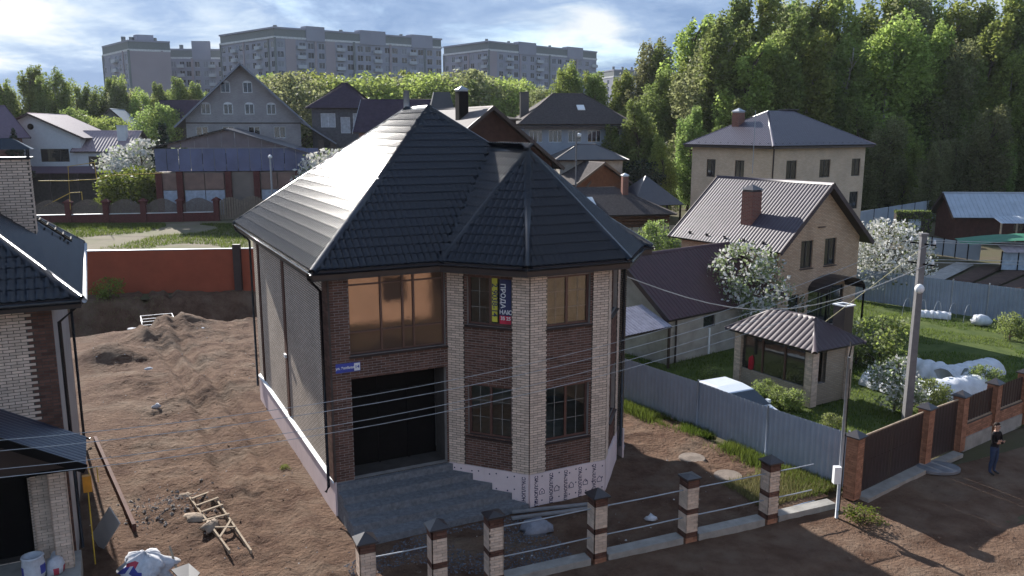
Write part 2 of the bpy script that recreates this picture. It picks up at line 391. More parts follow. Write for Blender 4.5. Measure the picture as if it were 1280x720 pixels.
def ribbed(mb, P, pitch=.25, depth=.035, prof='wave', mi=0, lift=.01, steps=0):
    """profiled metal sheet filling a convex roof or wall polygon, ribs running up the slope from its first edge"""
    M, poly = plane_frame(P); Q = [(y, x) for x, y in poly]; x0 = min(p[0] for p in poly); x1 = max(p[0] for p in poly)
    if prof == 'wave': t = [(0, 0), (.25, .75), (.5, 1), (.75, .75)]
    elif prof == 'seam': t = [(0, 0), (.04, 1), (.08, 0)]
    else: t = [(0, 0), (.12, 1), (.42, 1), (.54, 0)]
    cols = []; k = math.floor(x0 / pitch)
    while k * pitch < x1:
        for f, h in t:
            x = (k + f) * pitch
            if x0 + 1e-4 < x < x1 - 1e-4: cols.append((x, h * depth + lift))
        k += 1
    cols = [(x0 + 1e-4, lift)] + cols + [(x1 - 1e-4, lift)]; prev = None; old = mb.M; mb.M = old @ M
    for x, z in cols:
        sp = span(Q, x)
        cur = (x, z, sp) if sp else None
        if prev and cur:
            mb.add([(prev[0], prev[2][0], prev[1]), (cur[0], cur[2][0], cur[1]), (cur[0], cur[2][1], cur[1]), (prev[0], prev[2][1], prev[1])], [(0, 1, 2, 3)], mi)
        prev = cur
    mb.M = old
def roof_polys(kind, x0, x1, y0, y1, ze, zr, inset=None):
    """planes as [eave_start, eave_end, ...]; ridge along y for 'gabley'/'hipy', along x for 'gablex'/'hipx'"""
    if kind.endswith('y'):
        xm = (x0 + x1) / 2; i = 0 if kind.startswith('gable') else (inset if inset is not None else (x1 - x0) / 2)
        a, b = (xm, y0 + i, zr), (xm, y1 - i, zr)
        L_ = [[(x0, y1, ze), (x0, y0, ze), a, b], [(x1, y0, ze), (x1, y1, ze), b, a]]
        if i: L_ += [[(x0, y0, ze), (x1, y0, ze), a], [(x1, y1, ze), (x0, y1, ze), b]]
    else:
        ym = (y0 + y1) / 2; i = 0 if kind.startswith('gable') else (inset if inset is not None else (y1 - y0) / 2)
        a, b = (x0 + i, ym, zr), (x1 - i, ym, zr)
        L_ = [[(x0, y0, ze), (x1, y0, ze), b, a], [(x1, y1, ze), (x0, y1, ze), a, b]]
        if i: L_ += [[(x1, y0, ze), (x1, y1, ze), b], [(x0, y1, ze), (x0, y0, ze), a]]
    return L_, a, b
def dedupe(P):
    o = []
    for p in P:
        if not o or (Vector(p) - Vector(o[-1])).length > 1e-3: o.append(p)
    if (Vector(o[0]) - Vector(o[-1])).length < 1e-3: o.pop()
    return o
def text_mesh(name, s, size, m, bold=0.0):
    c = bpy.data.curves.new(name, 'FONT'); c.body = s; c.size = size; c.align_x = 'CENTER'; c.align_y = 'CENTER'; c.extrude = .0015; c.offset = bold
    o = bpy.data.objects.new(name, c); COL.objects.link(o); dg = bpy.context.evaluated_depsgraph_get()
    me = bpy.data.meshes.new_from_object(o.evaluated_get(dg)); bpy.data.objects.remove(o); me.materials.clear(); me.materials.append(m); return me
# ================================================================== SETTING: ground, plot, street
def fbm(x, y, s, o=4):
    return mnoise.fractal(Vector((x / s, y / s, 1.7)), 1.0, 2.1, o)
M_soil = mat('grassy_soil', (.11, .082, .06), .95, vscale=.35, col2=(.075, .08, .035), bump=.5, bscale=6)
M_dirt = mat('reddish_dirt', (.090, .046, .031), .95, vscale=1.3, col2=(.218, .139, .095), bump=1.0, bscale=7, detail=12, bdist=.30, col3=(.225, .165, .122), c3scale=.45, c3edge=(.5, .72))
M_road = mat('trodden_dirt_road', (.095, .052, .034), .95, vscale=1.1, col2=(.205, .135, .095), bump=1.0, bscale=8, detail=12, bdist=.2, col3=(.235, .175, .13), c3scale=.5, c3edge=(.5, .75))
M_lawn = mat('lawn_soil', (.045, .07, .02), .95, vscale=1.2, col2=(.10, .125, .035), bump=.8, bscale=15)
M_lot = mat('patchy_lot', (.20, .16, .125), .95, vscale=.30, col2=(.12, .125, .06), bump=.6, bscale=4)
GH = [UV(-10.6, -5.2), UV(13.3, -5.2), UV(13.3, 36.9), UV(-10.6, 36.9)]          # where the plot dips, the sheet leaves room for it
g = MB(); from mathutils.geometry import tessellate_polygon
outer = [Vector((x, -400, -.12)) for x in (-3000, 3000)] + [Vector((x, 62, -.12)) for x in (3000, -3000)]; hole = [Vector((p.x, p.y, -.12)) for p in GH][::-1]
g.add(outer + hole, [tuple(t) for t in tessellate_polygon([outer, hole])])
ys = [62, 70, 90, 110, 130, 150, 175, 250, 400, 900, 3000]; xs = [-3000, -900, -400, -200, -100, -50, 0, 50, 100, 200, 400, 900, 3000]
V = [(x, y, terrain(y) - .12) for y in ys for x in xs]; nx = len(xs)
g.add(V, [(j * nx + i, j * nx + i + 1, (j + 1) * nx + i + 1, (j + 1) * nx + i) for j in range(len(ys) - 1) for i in range(nx - 1)])
tag(g.obj('ground', M_soil), kind='structure')
def sheet(name, u0, u1, v0, v1, step, hf, m):
    nu = int((u1 - u0) / step) + 1; nv = int((v1 - v0) / step) + 1; V = []
    for j in range(nv):
        for i in range(nu):
            u = u0 + (u1 - u0) * i / (nu - 1); v = v0 + (v1 - v0) * j / (nv - 1); p = UV(u, v); V.append((p.x, p.y, hf(u, v)))
    b = MB(); b.v = V; b.f = [(j * nu + i, j * nu + i + 1, (j + 1) * nu + i + 1, (j + 1) * nu + i) for j in range(nv - 1) for i in range(nu - 1)]
    b.m = [0] * len(b.f); b.uv = [None] * len(b.f); return tag(b.obj(name, m, smooth=True), kind='structure')
def bump(u, v, cu, cv, r, h, ex=1.0): d2 = ((u - cu) / r) ** 2 + ((v - cv) / (r * ex)) ** 2; return h * math.exp(-d2)
def plot_h(u, v):
    e = 1.0
    if u < -4.4: e = .35 + max(0.0, min(2.0, u + 6.4)) / 3.1
    if -1 < u < 10.5 and -3 < v < 13: e = .25
    elif -3 < u < 0 and -2 < v < 13: e = min(e, .35 + .3 * (-u))
    if v < -4: e = min(e, .25)
    if v > 38: e = .2
    h = (.15 * fbm(u, v, 2.2, 6) + .075 * fbm(u + 9, v, .8, 4) + .03 * fbm(u, v + 7, .28, 3)) * e
    h += bump(u, v, -5.6, 21.2, 1.5, .85) + bump(u, v, -3.4, 24.5, 1.3, .7) + bump(u, v, -2.0, 27.0, 1.7, .85, .8) + bump(u, v, -4.6, 16.8, 1.4, .3) + bump(u, v, -1.6, 14.5, 1.6, .3)
    h += bump(u, v, 0.5, 31, 2.6, .5) + bump(u, v, -4.3, 2.8, .9, .16)
    for r, ph in ((-2.9, 0), (-1.6, .6)):                       # wheel ruts
        c = r + .5 * math.sin(v * .16 + ph); h -= .20 * math.exp(-((u - c) / .24) ** 2) * min(1, max(0, (v - 3) / 3)); h += .10 * math.exp(-((abs(u - c) - .44) / .16) ** 2)
    if u > 10.5: h += .05
    sm = lambda t: max(0.0, min(1.0, t)) ** 2 * (3 - 2 * max(0.0, min(1.0, t)))
    h -= 2.0 * sm((v - 27) / 3) * sm((36.8 - v) / 1.6) * sm((u + 10.4) / 1.2)
    return h - .01
sheet('building_plot', -10.8, 13.6, -5.45, 39.5, .1, plot_h, M_dirt)
def road_h(u, v):
    h = .05 * fbm(u, v, 2.0, 5) + .015 * fbm(u, v, .3, 3)
    for c in (-8.6, -10.3): h -= .06 * math.exp(-((v - c - .2 * math.sin(u * .3)) / .2) ** 2)
    return h - .05
sheet('street', -32, 42, -17, -5.45, .2, road_h, M_road)
def flat(name, pts, m, dz): 
    b = MB(); b.face([tuple(p + Vector((0, 0, dz))) for p in pts]); return tag(b.obj(name, m), kind='structure')
flat('garden_lawn', [UV(14.4, -4.4), UV(42, -3.6), UV(44, 34), UV(13.2, 34)], M_lawn, -.05)
flat('grass_lot', [Vector((-120, 56, terrain(56))), Vector((-17.5, 58, terrain(58))), Vector((-17.5, 100, terrain(100))), Vector((-120, 100, terrain(100)))], M_lot, -.02)

# ================================================================== MAIN HOUSE
MHL = thing('brick_house', 'new two storey brick house with dark metal tile hip roof and polygonal bay', 'house', UV(0, 0), ANG)
W_, L_H, ZP, ZT = 9.8, 12.0, 1.03, 7.0
FP = [(0, 0), (3.5, 0), (5.2, -1.95), (7.8, -1.95), (9.5, 0), (9.8, 0), (9.8, 12), (0, 12)]
bw = [(.53, 2.0, 5.37, 6.86), (.53, 2.0, 1.92, 3.58)]
bl = [(.62, 2.03, 5.37, 6.83), (.62, 2.03, 1.98, 3.58)]
fr_ops = [(.53, 3.42, 4.70, 6.93), (.53, 3.42, ZP, 4.06)]
wl = MB(); PI_ = []
F1, l1 = frame(FP[0], FP[1]); F2, l2 = frame(FP[1], FP[2]); F3, l3 = frame(FP[2], FP[3]); F4, l4 = frame(FP[3], FP[4]); F5, l5 = frame(FP[5], FP[6]); F6, l6 = frame(FP[6], FP[7]); F7, l7 = frame(FP[7], FP[0])
wall_panel(wl, F1, 0, l1, 0, ZT, fr_ops, .2)
wall_panel(wl, F2, 0, l2, 0, ZT, bl); wall_panel(wl, F3, 0, l3, 0, ZT, bw); wall_panel(wl, F4, 0, l4, 0, ZT, bl)
wb = MB(); wall_panel(wb, F6, 0, l6, 0, ZT); wb.obj('back_wall', M_mort, MHL)
wl.obj('wall', M_mortl, MHL)
M_bt = brick_mat('beige_brick_courses', (.56, .465, .38), (.66, .56, .47), (.13, .115, .10))
M_btd = brick_mat('brown_brick_courses', (.085, .05, .042), (.125, .07, .055), (.17, .15, .14))
sw = MB(); wall_panel(sw, F7, 0, l7, ZP, ZT); wall_panel(sw, F5, 0, l5, ZP, ZT); sw.obj('side_wall', M_bt, MHL)
for y0 in (6.25, 10.9):
    sb = MB(); sb.M = F7; sb.box(12 - y0 - .18, 12 - y0 + .18, -.035, -.001, ZP + .06, ZT); sb.M = Matrix.Identity(4); sb.obj('wall_strip', M_dark, MHL)
cr = MB(); cr.M = F7; cr.box(11.45, 12.0, -.06, .1, ZP + .02, ZT); cr.M = Matrix.Identity(4); cr.obj('corner_pier', M_mort, MHL)
# bricks of the faces that show
pil = .53
bricks(PI_, F1, 0, 3.5, ZP, ZT, fr_ops, 'dark')
for Fm, l, ops in ((F2, l2, bl), (F3, l3, bw), (F4, l4, bl)):
    bricks(PI_, Fm @ T(0, -.035, 0), 0, pil, ZP, ZT, (), 'light'); bricks(PI_, Fm @ T(0, -.035, 0), l - pil, l, ZP, ZT, (), 'light', phase=1)
    for xa, xb in ((0, pil), (l - pil, l)):
        b = MB(); b.M = Fm; b.box(xa, xb, -.034, -.001, ZP, ZT); b.M = Matrix.Identity(4); b.obj('pilaster', M_mort, MHL)
    bricks(PI_, Fm, pil + .005, l - pil - .005, ZP, ZT, ops, 'dark')
bricks(PI_, F7 @ T(0, -.06, 0), 11.45, 12.0, ZP, ZT, (), 'dark')
emit(MHL, PI_, BR, 'brick', 300)
# windows
for Fm, ops in ((F2, bl), (F3, bw), (F4, bl)):
    for o in ops: window(MHL, Fm, o, .11, 2, 1, bars=True, sill=M_brown, pm=M_clear, fr=.07)
bwn = window(MHL, F1, fr_ops[0], .12, 1, 1, pm=M_bronze, fr=.05, sill=M_brown)
wm = MB()
for x in (.97, 1.62, 1.95): wm.box(x - .03, x + .03, -.012, .05, .05, 2.18)
wm.box(.05, 2.84, -.008, .048, .62, .67); wm.box(.05, 2.84, -.008, .048, 1.98, 2.02); wm.obj('mullions', M_frame, bwn)
# entrance: recessed dark glazed door wall
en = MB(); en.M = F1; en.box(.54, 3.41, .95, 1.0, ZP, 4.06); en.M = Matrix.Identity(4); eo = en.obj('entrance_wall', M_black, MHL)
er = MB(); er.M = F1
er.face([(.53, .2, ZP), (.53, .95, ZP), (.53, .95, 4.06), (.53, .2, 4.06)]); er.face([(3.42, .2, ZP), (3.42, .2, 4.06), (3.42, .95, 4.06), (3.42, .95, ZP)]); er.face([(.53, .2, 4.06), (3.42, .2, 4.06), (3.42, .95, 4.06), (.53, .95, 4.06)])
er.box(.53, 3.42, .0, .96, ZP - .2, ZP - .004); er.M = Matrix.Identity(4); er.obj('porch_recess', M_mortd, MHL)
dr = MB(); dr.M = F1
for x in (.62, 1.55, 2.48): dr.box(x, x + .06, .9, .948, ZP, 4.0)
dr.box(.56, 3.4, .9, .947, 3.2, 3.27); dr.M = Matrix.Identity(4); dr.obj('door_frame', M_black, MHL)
# plinth of pink foam boards
pl = 0
for Fm, l in ((F2, l2), (F3, l3), (F4, l4), (F7, l7), (F5, l5)):
    x = 0
    while x < l - .02:
        x2 = min(x + 1.18, l); p = MB(); p.M = Fm; p.box(x + .002, x2 - .002, -.055, .0, -.25, ZP - .01); p.M = Matrix.Identity(4); p.obj('foam_board', M_foam, MHL); x = x2
dw = MB(); k = 0
for Fm, l in ((F2, l2), (F3, l3)):
    dw.M = Fm; x = .18
    while x < l - .1:
        for zz in (.88 + .04 * math.sin(k * 3), .46 + .05 * math.sin(k * 2), .16):
            dw.lathe([(.028, 0), (.028, .006)], (0, 0, 0), 6) if False else None
            dw.add([(x + .026 * math.cos(a), -.059, zz + .026 * math.sin(a)) for a in [i * math.pi / 3 for i in range(6)]], [(0, 1, 2, 3, 4, 5)])
        x += .22 if k % 2 == 0 else .36; k += 1
dw.M = Matrix.Identity(4); dw.obj('dowel_caps', M_ink, MHL)['kind'] = 'stuff'
ptxt = text_mesh('foam_print', 'ПЕНОПЛЭКС', .15, M_ink, .004)
RX = Matrix.Rotation(R(90), 4, 'X')
for i in range(5): link('foam_print', ptxt, MHL, F3 @ T(.22 + i * .5, -.0575, .48) @ RX @ Matrix.Rotation(R(90), 4, 'Z'))
link('foam_print', ptxt, MHL, F2 @ T(l2 - .14, -.0575, .46) @ RX @ Matrix.Rotation(R(90), 4, 'Z'))
lg = MB(); lg.add([(-.09, 0, -.09), (.09, 0, -.09), (.09, 0, .02), (0, 0, .11), (-.09, 0, .02)], [(0, 1, 2, 3, 4)]); lg.add([(-.07, -.001, -.07), (.07, -.001, -.07), (.07, -.001, .01), (0, -.001, .085), (-.07, -.001, .01)], [(0, 1, 2, 3, 4)], 1)
lgm = lg.mesh('foam_house_mark', [M_ink, M_foam])
for i in range(5): link('foam_house_mark', lgm, MHL, F3 @ T(.40 + i * .5, -.0572, .44))
# flashing strip on the plinth of the side wall
fs = MB(); fs.M = F7; fs.add([(0, -.10, ZP - .02), (12, -.10, ZP - .02), (12, 0.0, ZP + .05), (0, 0.0, ZP + .05), (0, -.10, ZP - .05), (12, -.10, ZP - .05)], [(0, 1, 2, 3), (4, 5, 1, 0)]); fs.M = Matrix.Identity(4)
fs.obj('plinth_flashing', M_white, MHL)
# entrance steps
st = thing('entrance_steps', 'rough grey concrete steps below the dark entrance opening', 'steps', UV(0, 0), ANG)
for i, (z, v) in enumerate(((1.0, -.14), (.8, -.64), (.6, -1.12), (.4, -1.6), (.2, -2.1))):
    v0 = 0 if i == 0 else (-.14, -.64, -1.12, -1.6)[i - 1]
    def ue(vv): return 3.5 + 1.7 * min(-vv / 1.95, 1.0) - .085
    b = MB(); b.prism([(0.0, v0 - .001), (0.0, v), (ue(v), v), (ue(v0), v0 - .001)][::1], -.2, z - .004 * i); o = b.obj('step', M_grit, st)
# ---- roof
OV, ZE, SL = .55, 7.3, .807
x0, x1, y0, y1 = -OV, W_ + OV, -OV, L_H + OV; xm = W_ / 2; hw = xm + OV; ZR = ZE + SL * hw
aF, aB = (xm, y0 + hw, ZR), (xm, y1 - hw, ZR)
bu, bap = 6.5, (6.5, .70, 10.33); bback = (6.5, (10.33 - ZE) / SL - OV, 10.33)
eJ, eC, eR, eRR = (3.05, -.55, ZE), (4.83, -2.5, ZE), (8.17, -2.5, ZE), (9.95, -.55, ZE)
TI = []
UT = {'roof': unit_tile(M_roof)}
base = MB()
planes = {'left': [(x0, y1, ZE), (x0, y0, ZE), aF, aB], 'right': [(x1, y0, ZE), (x1, y1, ZE), aB, aF], 'back': [(x1, y1, ZE), (x0, y1, ZE), aB],
          'fl': [(x0, y0, ZE), eJ, bback, aF], 'fr': [eRR, (x1, y0, ZE), aF, bback],
          'bl_side': [(3.05, -.55, ZE), (3.05, -.549, ZE)], 'bdl': [eJ, eC, bap], 'bf': [eC, eR, bap], 'bdr': [eR, eRR, bap]}
del planes['bl_side']
for k_, P in planes.items():
    base.slab([Vector(p) - Vector((0, 0, .012)) for p in P], .05)
    tiles(TI, P, 'roof')
sideL = [eJ, bap, bback]; sideR = [eRR, bback, bap]
base.slab([Vector(p) - Vector((0, 0, .012)) for p in sideL], .04); base.slab([Vector(p) - Vector((0, 0, .012)) for p in sideR], .04)
base.obj('roof_deck', M_roofbase, MHL)
def tiles_by(out, P, xdir, kind):          # tile a plane whose eave direction is given
    P = [Vector(p) for p in P]; nrm = (P[1] - P[0]).cross(P[2] - P[0]).normalized()
    if nrm.z < 0: nrm = -nrm
    x = Vector(xdir).normalized(); x = (x - nrm * x.dot(nrm)).normalized(); y = nrm.cross(x); M = Matrix.Identity(4)
    for i in range(3): M[i][0] = x[i]; M[i][1] = y[i]; M[i][2] = nrm[i]; M[i][3] = P[0][i]
    I = M.inverted(); poly = [((I @ p).x, (I @ p).y) for p in P]; r = 0; ym = max(p[1] for p in poly)
    while r * TL < ym:
        sp = span(poly, min((r + .5) * TL, ym - .02))
        if sp:
            k = math.floor(sp[0] / TW)
            while k * TW < sp[1]:
                a, b = max(k * TW, sp[0]), min((k + 1) * TW, sp[1])
                if b - a > TW * .3: out.append((kind, M @ T(a, r * TL, 0) @ S((b - a) / TW, 1, 1)))
                k += 1
        r += 1
tiles_by(TI, sideL, (0, -1, 0), 'roof'); tiles_by(TI, sideR, (0, 1, 0), 'roof')
emit(MHL, TI, UT, 'roof_tile', 300)
def cap_line(parent, p, q, w=.15, m=None, name='ridge_cap', up=.045):
    p, q = Vector(p), Vector(q); d = (q - p).normalized(); a = d.cross(Vector((0, 0, 1))).normalized(); n = a.cross(d).normalized(); b = MB(); P = []
    prof = [(-w, -.02 - w * .45), (-w * .75, up * .4 - w * .28), (-w * .3, up), (w * .3, up), (w * .75, up * .4 - w * .28), (w, -.02 - w * .45)]
    for e in (p - d * .04, q + d * .04): P += [e + a * s_ + n * t_ for s_, t_ in prof]
    b.add(P, [(i, i + 1, i + 7, i + 6) for i in range(5)] + [(0, 1, 2, 3, 4, 5), (11, 10, 9, 8, 7, 6)]); return b.obj(name, m or M_roofcap, parent, smooth=True)
for p, q in (((x0, y0, ZE), aF), ((x1, y0, ZE), aF), ((x0, y1, ZE), aB), ((x1, y1, ZE), aB), (aF, aB), (eJ, bap), (eC, bap), (eR, bap), (eRR, bap), (bap, bback)):
    cap_line(MHL, Vector(p) + Vector((0, 0, .03)), Vector(q) + Vector((0, 0, .03)))
for p in (eJ, eRR):
    vb = MB(); vb.bar(Vector(p) + Vector((0, 0, .03)), Vector(bback) + Vector((0, 0, .03)), .22, .02); vb.obj('valley_flashing', M_roofcap, MHL)
# eaves: soffit, fascia, gutter
ring = [(x0, y1), (x0, y0), (eJ[0], y0), (eC[0], eC[1]), (eR[0], eR[1]), (eRR[0], y0), (x1, y0), (x1, y1)]
sf = MB(); sf.prism(ring, 7.0, 7.06); sf.obj('soffit', M_soffit, MHL)
for i in range(len(ring)):
    p, q = Vector((*ring[i], 0)), Vector((*ring[(i + 1) % 8], 0))
    f_ = MB(); f_.bar(p + Vector((0, 0, 7.17)), q + Vector((0, 0, 7.17)), .03, .22); f_.obj('fascia', M_brown, MHL)
    d = (q - p).normalized(); o_ = Vector((d.y, -d.x, 0)) * .075 * (1 if True else -1)
    c_ = Vector((4.9, 5, 0)); o_ = o_ if ((p + q) / 2 + o_ - c_).length > ((p + q) / 2 - c_).length else -o_
    gt = MB(); rg = []
    for e in (p + o_, q + o_):
        rg.append([e + o_.normalized() * (.062 * math.cos(a)) + Vector((0, 0, 7.235 + .062 * math.sin(a))) for a in [R(180 + 22.5 * t_) for t_ in range(9)]])
    gt.add(rg[0] + rg[1], [(t_, t_ + 1, t_ + 10, t_ + 9) for t_ in range(8)]); gt.tube([p + o_ * 1.75 + Vector((0, 0, 7.24)), q + o_ * 1.75 + Vector((0, 0, 7.24))], .014, 6)
    gt.obj('gutter', M_roofcap, MHL, smooth=True)
def spout(parent, P, r=.045, m=None): b = MB(); b.tube(P, r, 8); return b.obj('downspout', m or M_roofcap, parent, smooth=True)
spout(MHL, [(-.62, -.35, 7.2), (-.62, -.35, 7.05), (-.14, .42, 6.55), (-.14, .42, .75), (-.24, .38, .62)])
spout(MHL, [(-.62, 12.2, 7.2), (-.62, 12.2, 7.05), (-.14, 11.9, 6.6), (-.14, 11.9, .6)])
spout(MHL, [(9.9, -.55, 7.1), (9.62, -.12, 6.7), (9.62, -.12, .5)])
vs_ = MB(); vs_.box(-.10, .0, 6.1, 6.35, 3.2, 3.32); vs_.obj('wall_vent', M_white, MHL)
# house sign and for-sale banners
M_signb = mat('sign_blue', (.03, .055, .32), .4); M_yel = mat('banner_yellow', (.52, .49, .05), .6); M_navy = mat('banner_navy', (.02, .025, .09), .6); M_red = mat('banner_red', (.55, .02, .06), .6)
sg = thing('house_sign', 'blue and white street name plate on the brown brick above the entrance', 'sign', UV(0, 0), ANG)
b = MB(); b.box(.10, .80, -.035, -.012, 4.26, 4.52); b.obj('plate', M_signb, sg)
b = MB(); b.box(.62, .79, -.038, -.0355, 4.28, 4.50); b.obj('number_field', M_white, sg)
link('lettering', text_mesh('lettering', 'ул. Зелёная', .095, M_white, .003), sg, T(.36, -.0385, 4.39) @ RX)
link('lettering', text_mesh('lettering', '14', .13, M_signb, .003), sg, T(.705, -.0405, 4.39) @ RX)
F2w = parent_world(MHL) @ F2
def banner(name, label, xa, xb, za, zb, m, txts):
    o = thing(name, label, 'banner', (0, 0, 0)); o.matrix_world = F2w; o.location = F2w.translation; o.rotation_euler = F2w.to_euler()
    b = MB(); b.box(xa, xb, .085, .10, za, zb); b.obj('panel', m, o)
    for s_, sz, x, z, rot, mm in txts: link('lettering', text_mesh('lettering', s_, sz, mm, .004), o, T(x, .082, z) @ RX @ Matrix.Rotation(R(rot), 4, 'Z'))
    return o
banner('sale_banner', 'yellow vertical banner with a phone number in the bay window', 1.38, 1.55, 5.50, 6.78, M_yel, [('2 9038-14', .24, 1.465, 6.14, -90, M_navy)])
banner('sale_banner', 'navy and red for sale banner in the bay window', 1.62, 1.98, 5.46, 6.76, M_navy, [('ПРОДА', .2, 1.72, 6.28, -90, M_white), ('НАЮ', .17, 1.82, 5.80, 0, M_white), ('35 25', .14, 1.81, 5.62, 0, M_white)])
o = [c for c in COL.objects if c.name.startswith('sale_banner')][-1]
b = MB(); b.box(1.62, 1.98, .083, .0995, 5.46, 5.70); b.obj('red_panel', M_red, o)

# rooms behind the clear bay windows
M_room = mat('bare_plaster_room', (.36, .37, .38), .9, var=.15); rm_ = MB()
for z in (ZP + .35, 4.35): rm_.box(3.45, 9.4, .3, 5.0, z - .2, z); rm_.prism([(3.75, .0), (5.3, -1.75), (7.7, -1.75), (9.25, .0), (9.25, .3), (3.75, .3)], z - .2, z)
rm_.obj('floor_slab', M_room, MHL); rm_ = MB(); rm_.box(3.46, 9.4, 3.2, 3.3, ZP + .36, 4.14); rm_.box(3.46, 9.4, 3.2, 3.3, 4.36, 6.98); rm_.box(6.2, 6.32, .9, 3.19, 4.36, 6.98); rm_.obj('partition', M_room, MHL)
rm_ = MB(); rm_.box(3.44, 3.455, .22, 3.19, ZP + .36, 4.14); rm_.box(3.44, 3.455, .22, 3.19, 4.36, 6.98); rm_.box(9.42, 9.5, .1, 3.19, ZP + .36, 6.98); rm_.obj('inner_wall', M_room, MHL)
# ================================================================== LEFT NEIGHBOUR HOUSE (near)
LHH = thing('neighbour_house', 'beige brick house with dark metal tile roof, big brick chimney and covered porch', 'house', UV(-6.68, 0), ANG)
q0 = -.55
lw = MB(); LF1, ll1 = frame((-12, 0), (0, 0)); LF2, ll2 = frame((0, 0), (0, 9.6)); LF3, _ = frame((0, 9.6), (-12, 9.6)); LF4, _ = frame((-12, 9.6), (-12, 0))
lfo = [(7.2, 11.1, .55, 3.2)]
wall_panel(lw, LF1, 0, 12, 0, 6.85, lfo, .3)
for Fq, lq in ((LF3, 12), (LF4, 9.6)): b = MB(); wall_panel(b, Fq, 0, lq, 0, 6.85); b.obj('outer_wall', M_mort, LHH)
lw.obj('wall', M_mort, LHH)
M_plast = mat('pale_grey_plaster', (.37, .35, .34), .9, var=.12, vscale=1.2, bump=.2, bscale=30)
sw = MB(); wall_panel(sw, LF2, 0, 9.6, 0, 6.85); sw.obj('side_wall', M_plast, LHH)
b = MB(); b.M = LF1; b.box(7.25, 11.05, .26, .3, .55, 3.2); b.M = Matrix.Identity(4); b.obj('void_sheet', M_black, LHH)  # black sheet filling the opening, its colour standing in for the dark inside
LB = []
bricks(LB, LF1, 5.5, 12 + q0, .4, 6.85, lfo, 'light', edge=lambda k: (5.5, 12 + q0 + (.13 if k % 2 else 0)))
bricks(LB, LF1, 12 + q0, 12, .4, 6.85, (), 'dark', edge=lambda k: (12 + q0 + .01 + (.13 if k % 2 else 0), 12))
# chimney
CHX0, CHX1, CHY0, CHY1 = -1.75, -.42, 4.9, 5.6
ch = MB(); ch.box(CHX0, CHX1, CHY0, CHY1, 7.2, 10.15); cho = ch.obj('chimney', M_mort, LHH)
LC = []; C1, _ = frame((CHX0, CHY0), (CHX1, CHY0)); C2, _ = frame((CHX1, CHY0), (CHX1, CHY1))
bricks(LC, C1, 0, CHX1 - CHX0, 7.45, 10.15); bricks(LC, C2, 0, CHY1 - CHY0, 7.45, 10.15, phase=1)
emit(LHH, LB, BR, 'brick', 180); emit(cho, LC, BR, 'brick', 120)
cc = MB(); cc.box(CHX0 - .08, CHX1 + .08, CHY0 - .08, CHY1 + .08, 10.152, 10.2); cc.obj('chimney_slab', M_roofcap, cho)
cc = MB()
for x in (CHX0, CHX1 - .05):
    for y in (CHY0, CHY1 - .05): cc.box(x, x + .05, y, y + .05, 10.2, 10.42)
cc.add([(CHX0 - .12, CHY0 - .12, 10.42), (CHX1 + .12, CHY0 - .12, 10.42), (CHX1 + .12, CHY1 + .12, 10.42), (CHX0 - .12, CHY1 + .12, 10.42), (CHX0 + .35, 5.25, 10.72), (CHX1 - .35, 5.25, 10.72)], [(3, 2, 1, 0), (0, 1, 5, 4), (1, 2, 5), (2, 3, 4, 5), (3, 0, 4)])
cc.obj('chimney_hood', M_roofcap, cho)
fl = MB(); fl.box(CHX0 - .06, CHX1 + .06, CHY0 - .07, CHY0 - .012, 7.25, 7.9); fl.obj('chimney_flashing', M_roofcap, cho)
# roof
LZE = 7.1; lp, la, lb_ = roof_polys('hipx', -12.65, .65, -.65, 10.25, LZE, LZE + .807 * 5.45)
LT = []; dk = MB()
for P in lp:
    dk.slab([Vector(p) - Vector((0, 0, .012)) for p in P], .05)
    if P[0][0] > .6 or P[0][1] < -.6: tiles(LT, P, 'roof')
dk.obj('roof_deck', M_roofbase, LHH); LT = [t for t in LT if t[1].translation.x > -9]
emit(LHH, LT, UT, 'roof_tile', 300)
for p, q in (((.65, -.65, LZE), lb_), ((.65, 10.25, LZE), lb_), ((-12.65, -.65, LZE), la), ((-12.65, 10.25, LZE), la), (la, lb_)): cap_line(LHH, Vector(p) + Vector((0, 0, .03)), Vector(q) + Vector((0, 0, .03)))
b = MB(); b.prism([(-12.65, -.65), (.65, -.65), (.65, 10.25), (-12.65, 10.25)], 6.85, 6.9); b.obj('soffit', M_soffit, LHH)
for p, q in (((-12.65, -.65), (.65, -.65)), ((.65, -.65), (.65, 10.25))):
    b = MB(); b.bar((*p, 6.99), (*q, 6.99), .03, .2); b.obj('fascia', M_brown, LHH)
b = MB(); b.tube([(.73, -.65, 7.02), (.73, 10.25, 7.02)], .06, 8); b.obj('gutter', mat('light_grey_gutter', (.42, .44, .48), .35, metal=.3), LHH, smooth=True)
b = MB(); b.tube([(-12.65, -.73, 7.02), (.65, -.73, 7.02)], .06, 8); b.obj('gutter', M_roofcap, LHH, smooth=True)
spout(LHH, [(.73, .1, 7.0), (.73, .1, 6.9), (.12, .38, 6.35), (.12, .38, .4)]); spout(LHH, [(.73, 9.9, 7.0), (.12, 9.4, 6.4), (.12, 9.4, .3), (.3, 9.4, .2)])
# roof ladder on the right slope
def on_right(t, y): return Vector((.65 - t, y, LZE + .807 * t))
rl = MB(); n_ = Vector((.628, 0, .778))
for yy in (7.15, 7.55): rl.bar(on_right(.35, yy) + n_ * .16, on_right(2.3, yy) + n_ * .16, .05, .05)
for k in range(10): t = .4 + k * .2; rl.bar(on_right(t, 6.98) + n_ * .2, on_right(t, 7.72) + n_ * .2, .035, .05)
for t in (.5, 2.1):
    for yy in (7.15, 7.55): rl.bar(on_right(t, yy), on_right(t, yy) + n_ * .16, .04, .04)
rl.obj('roof_ladder', M_black, LHH)
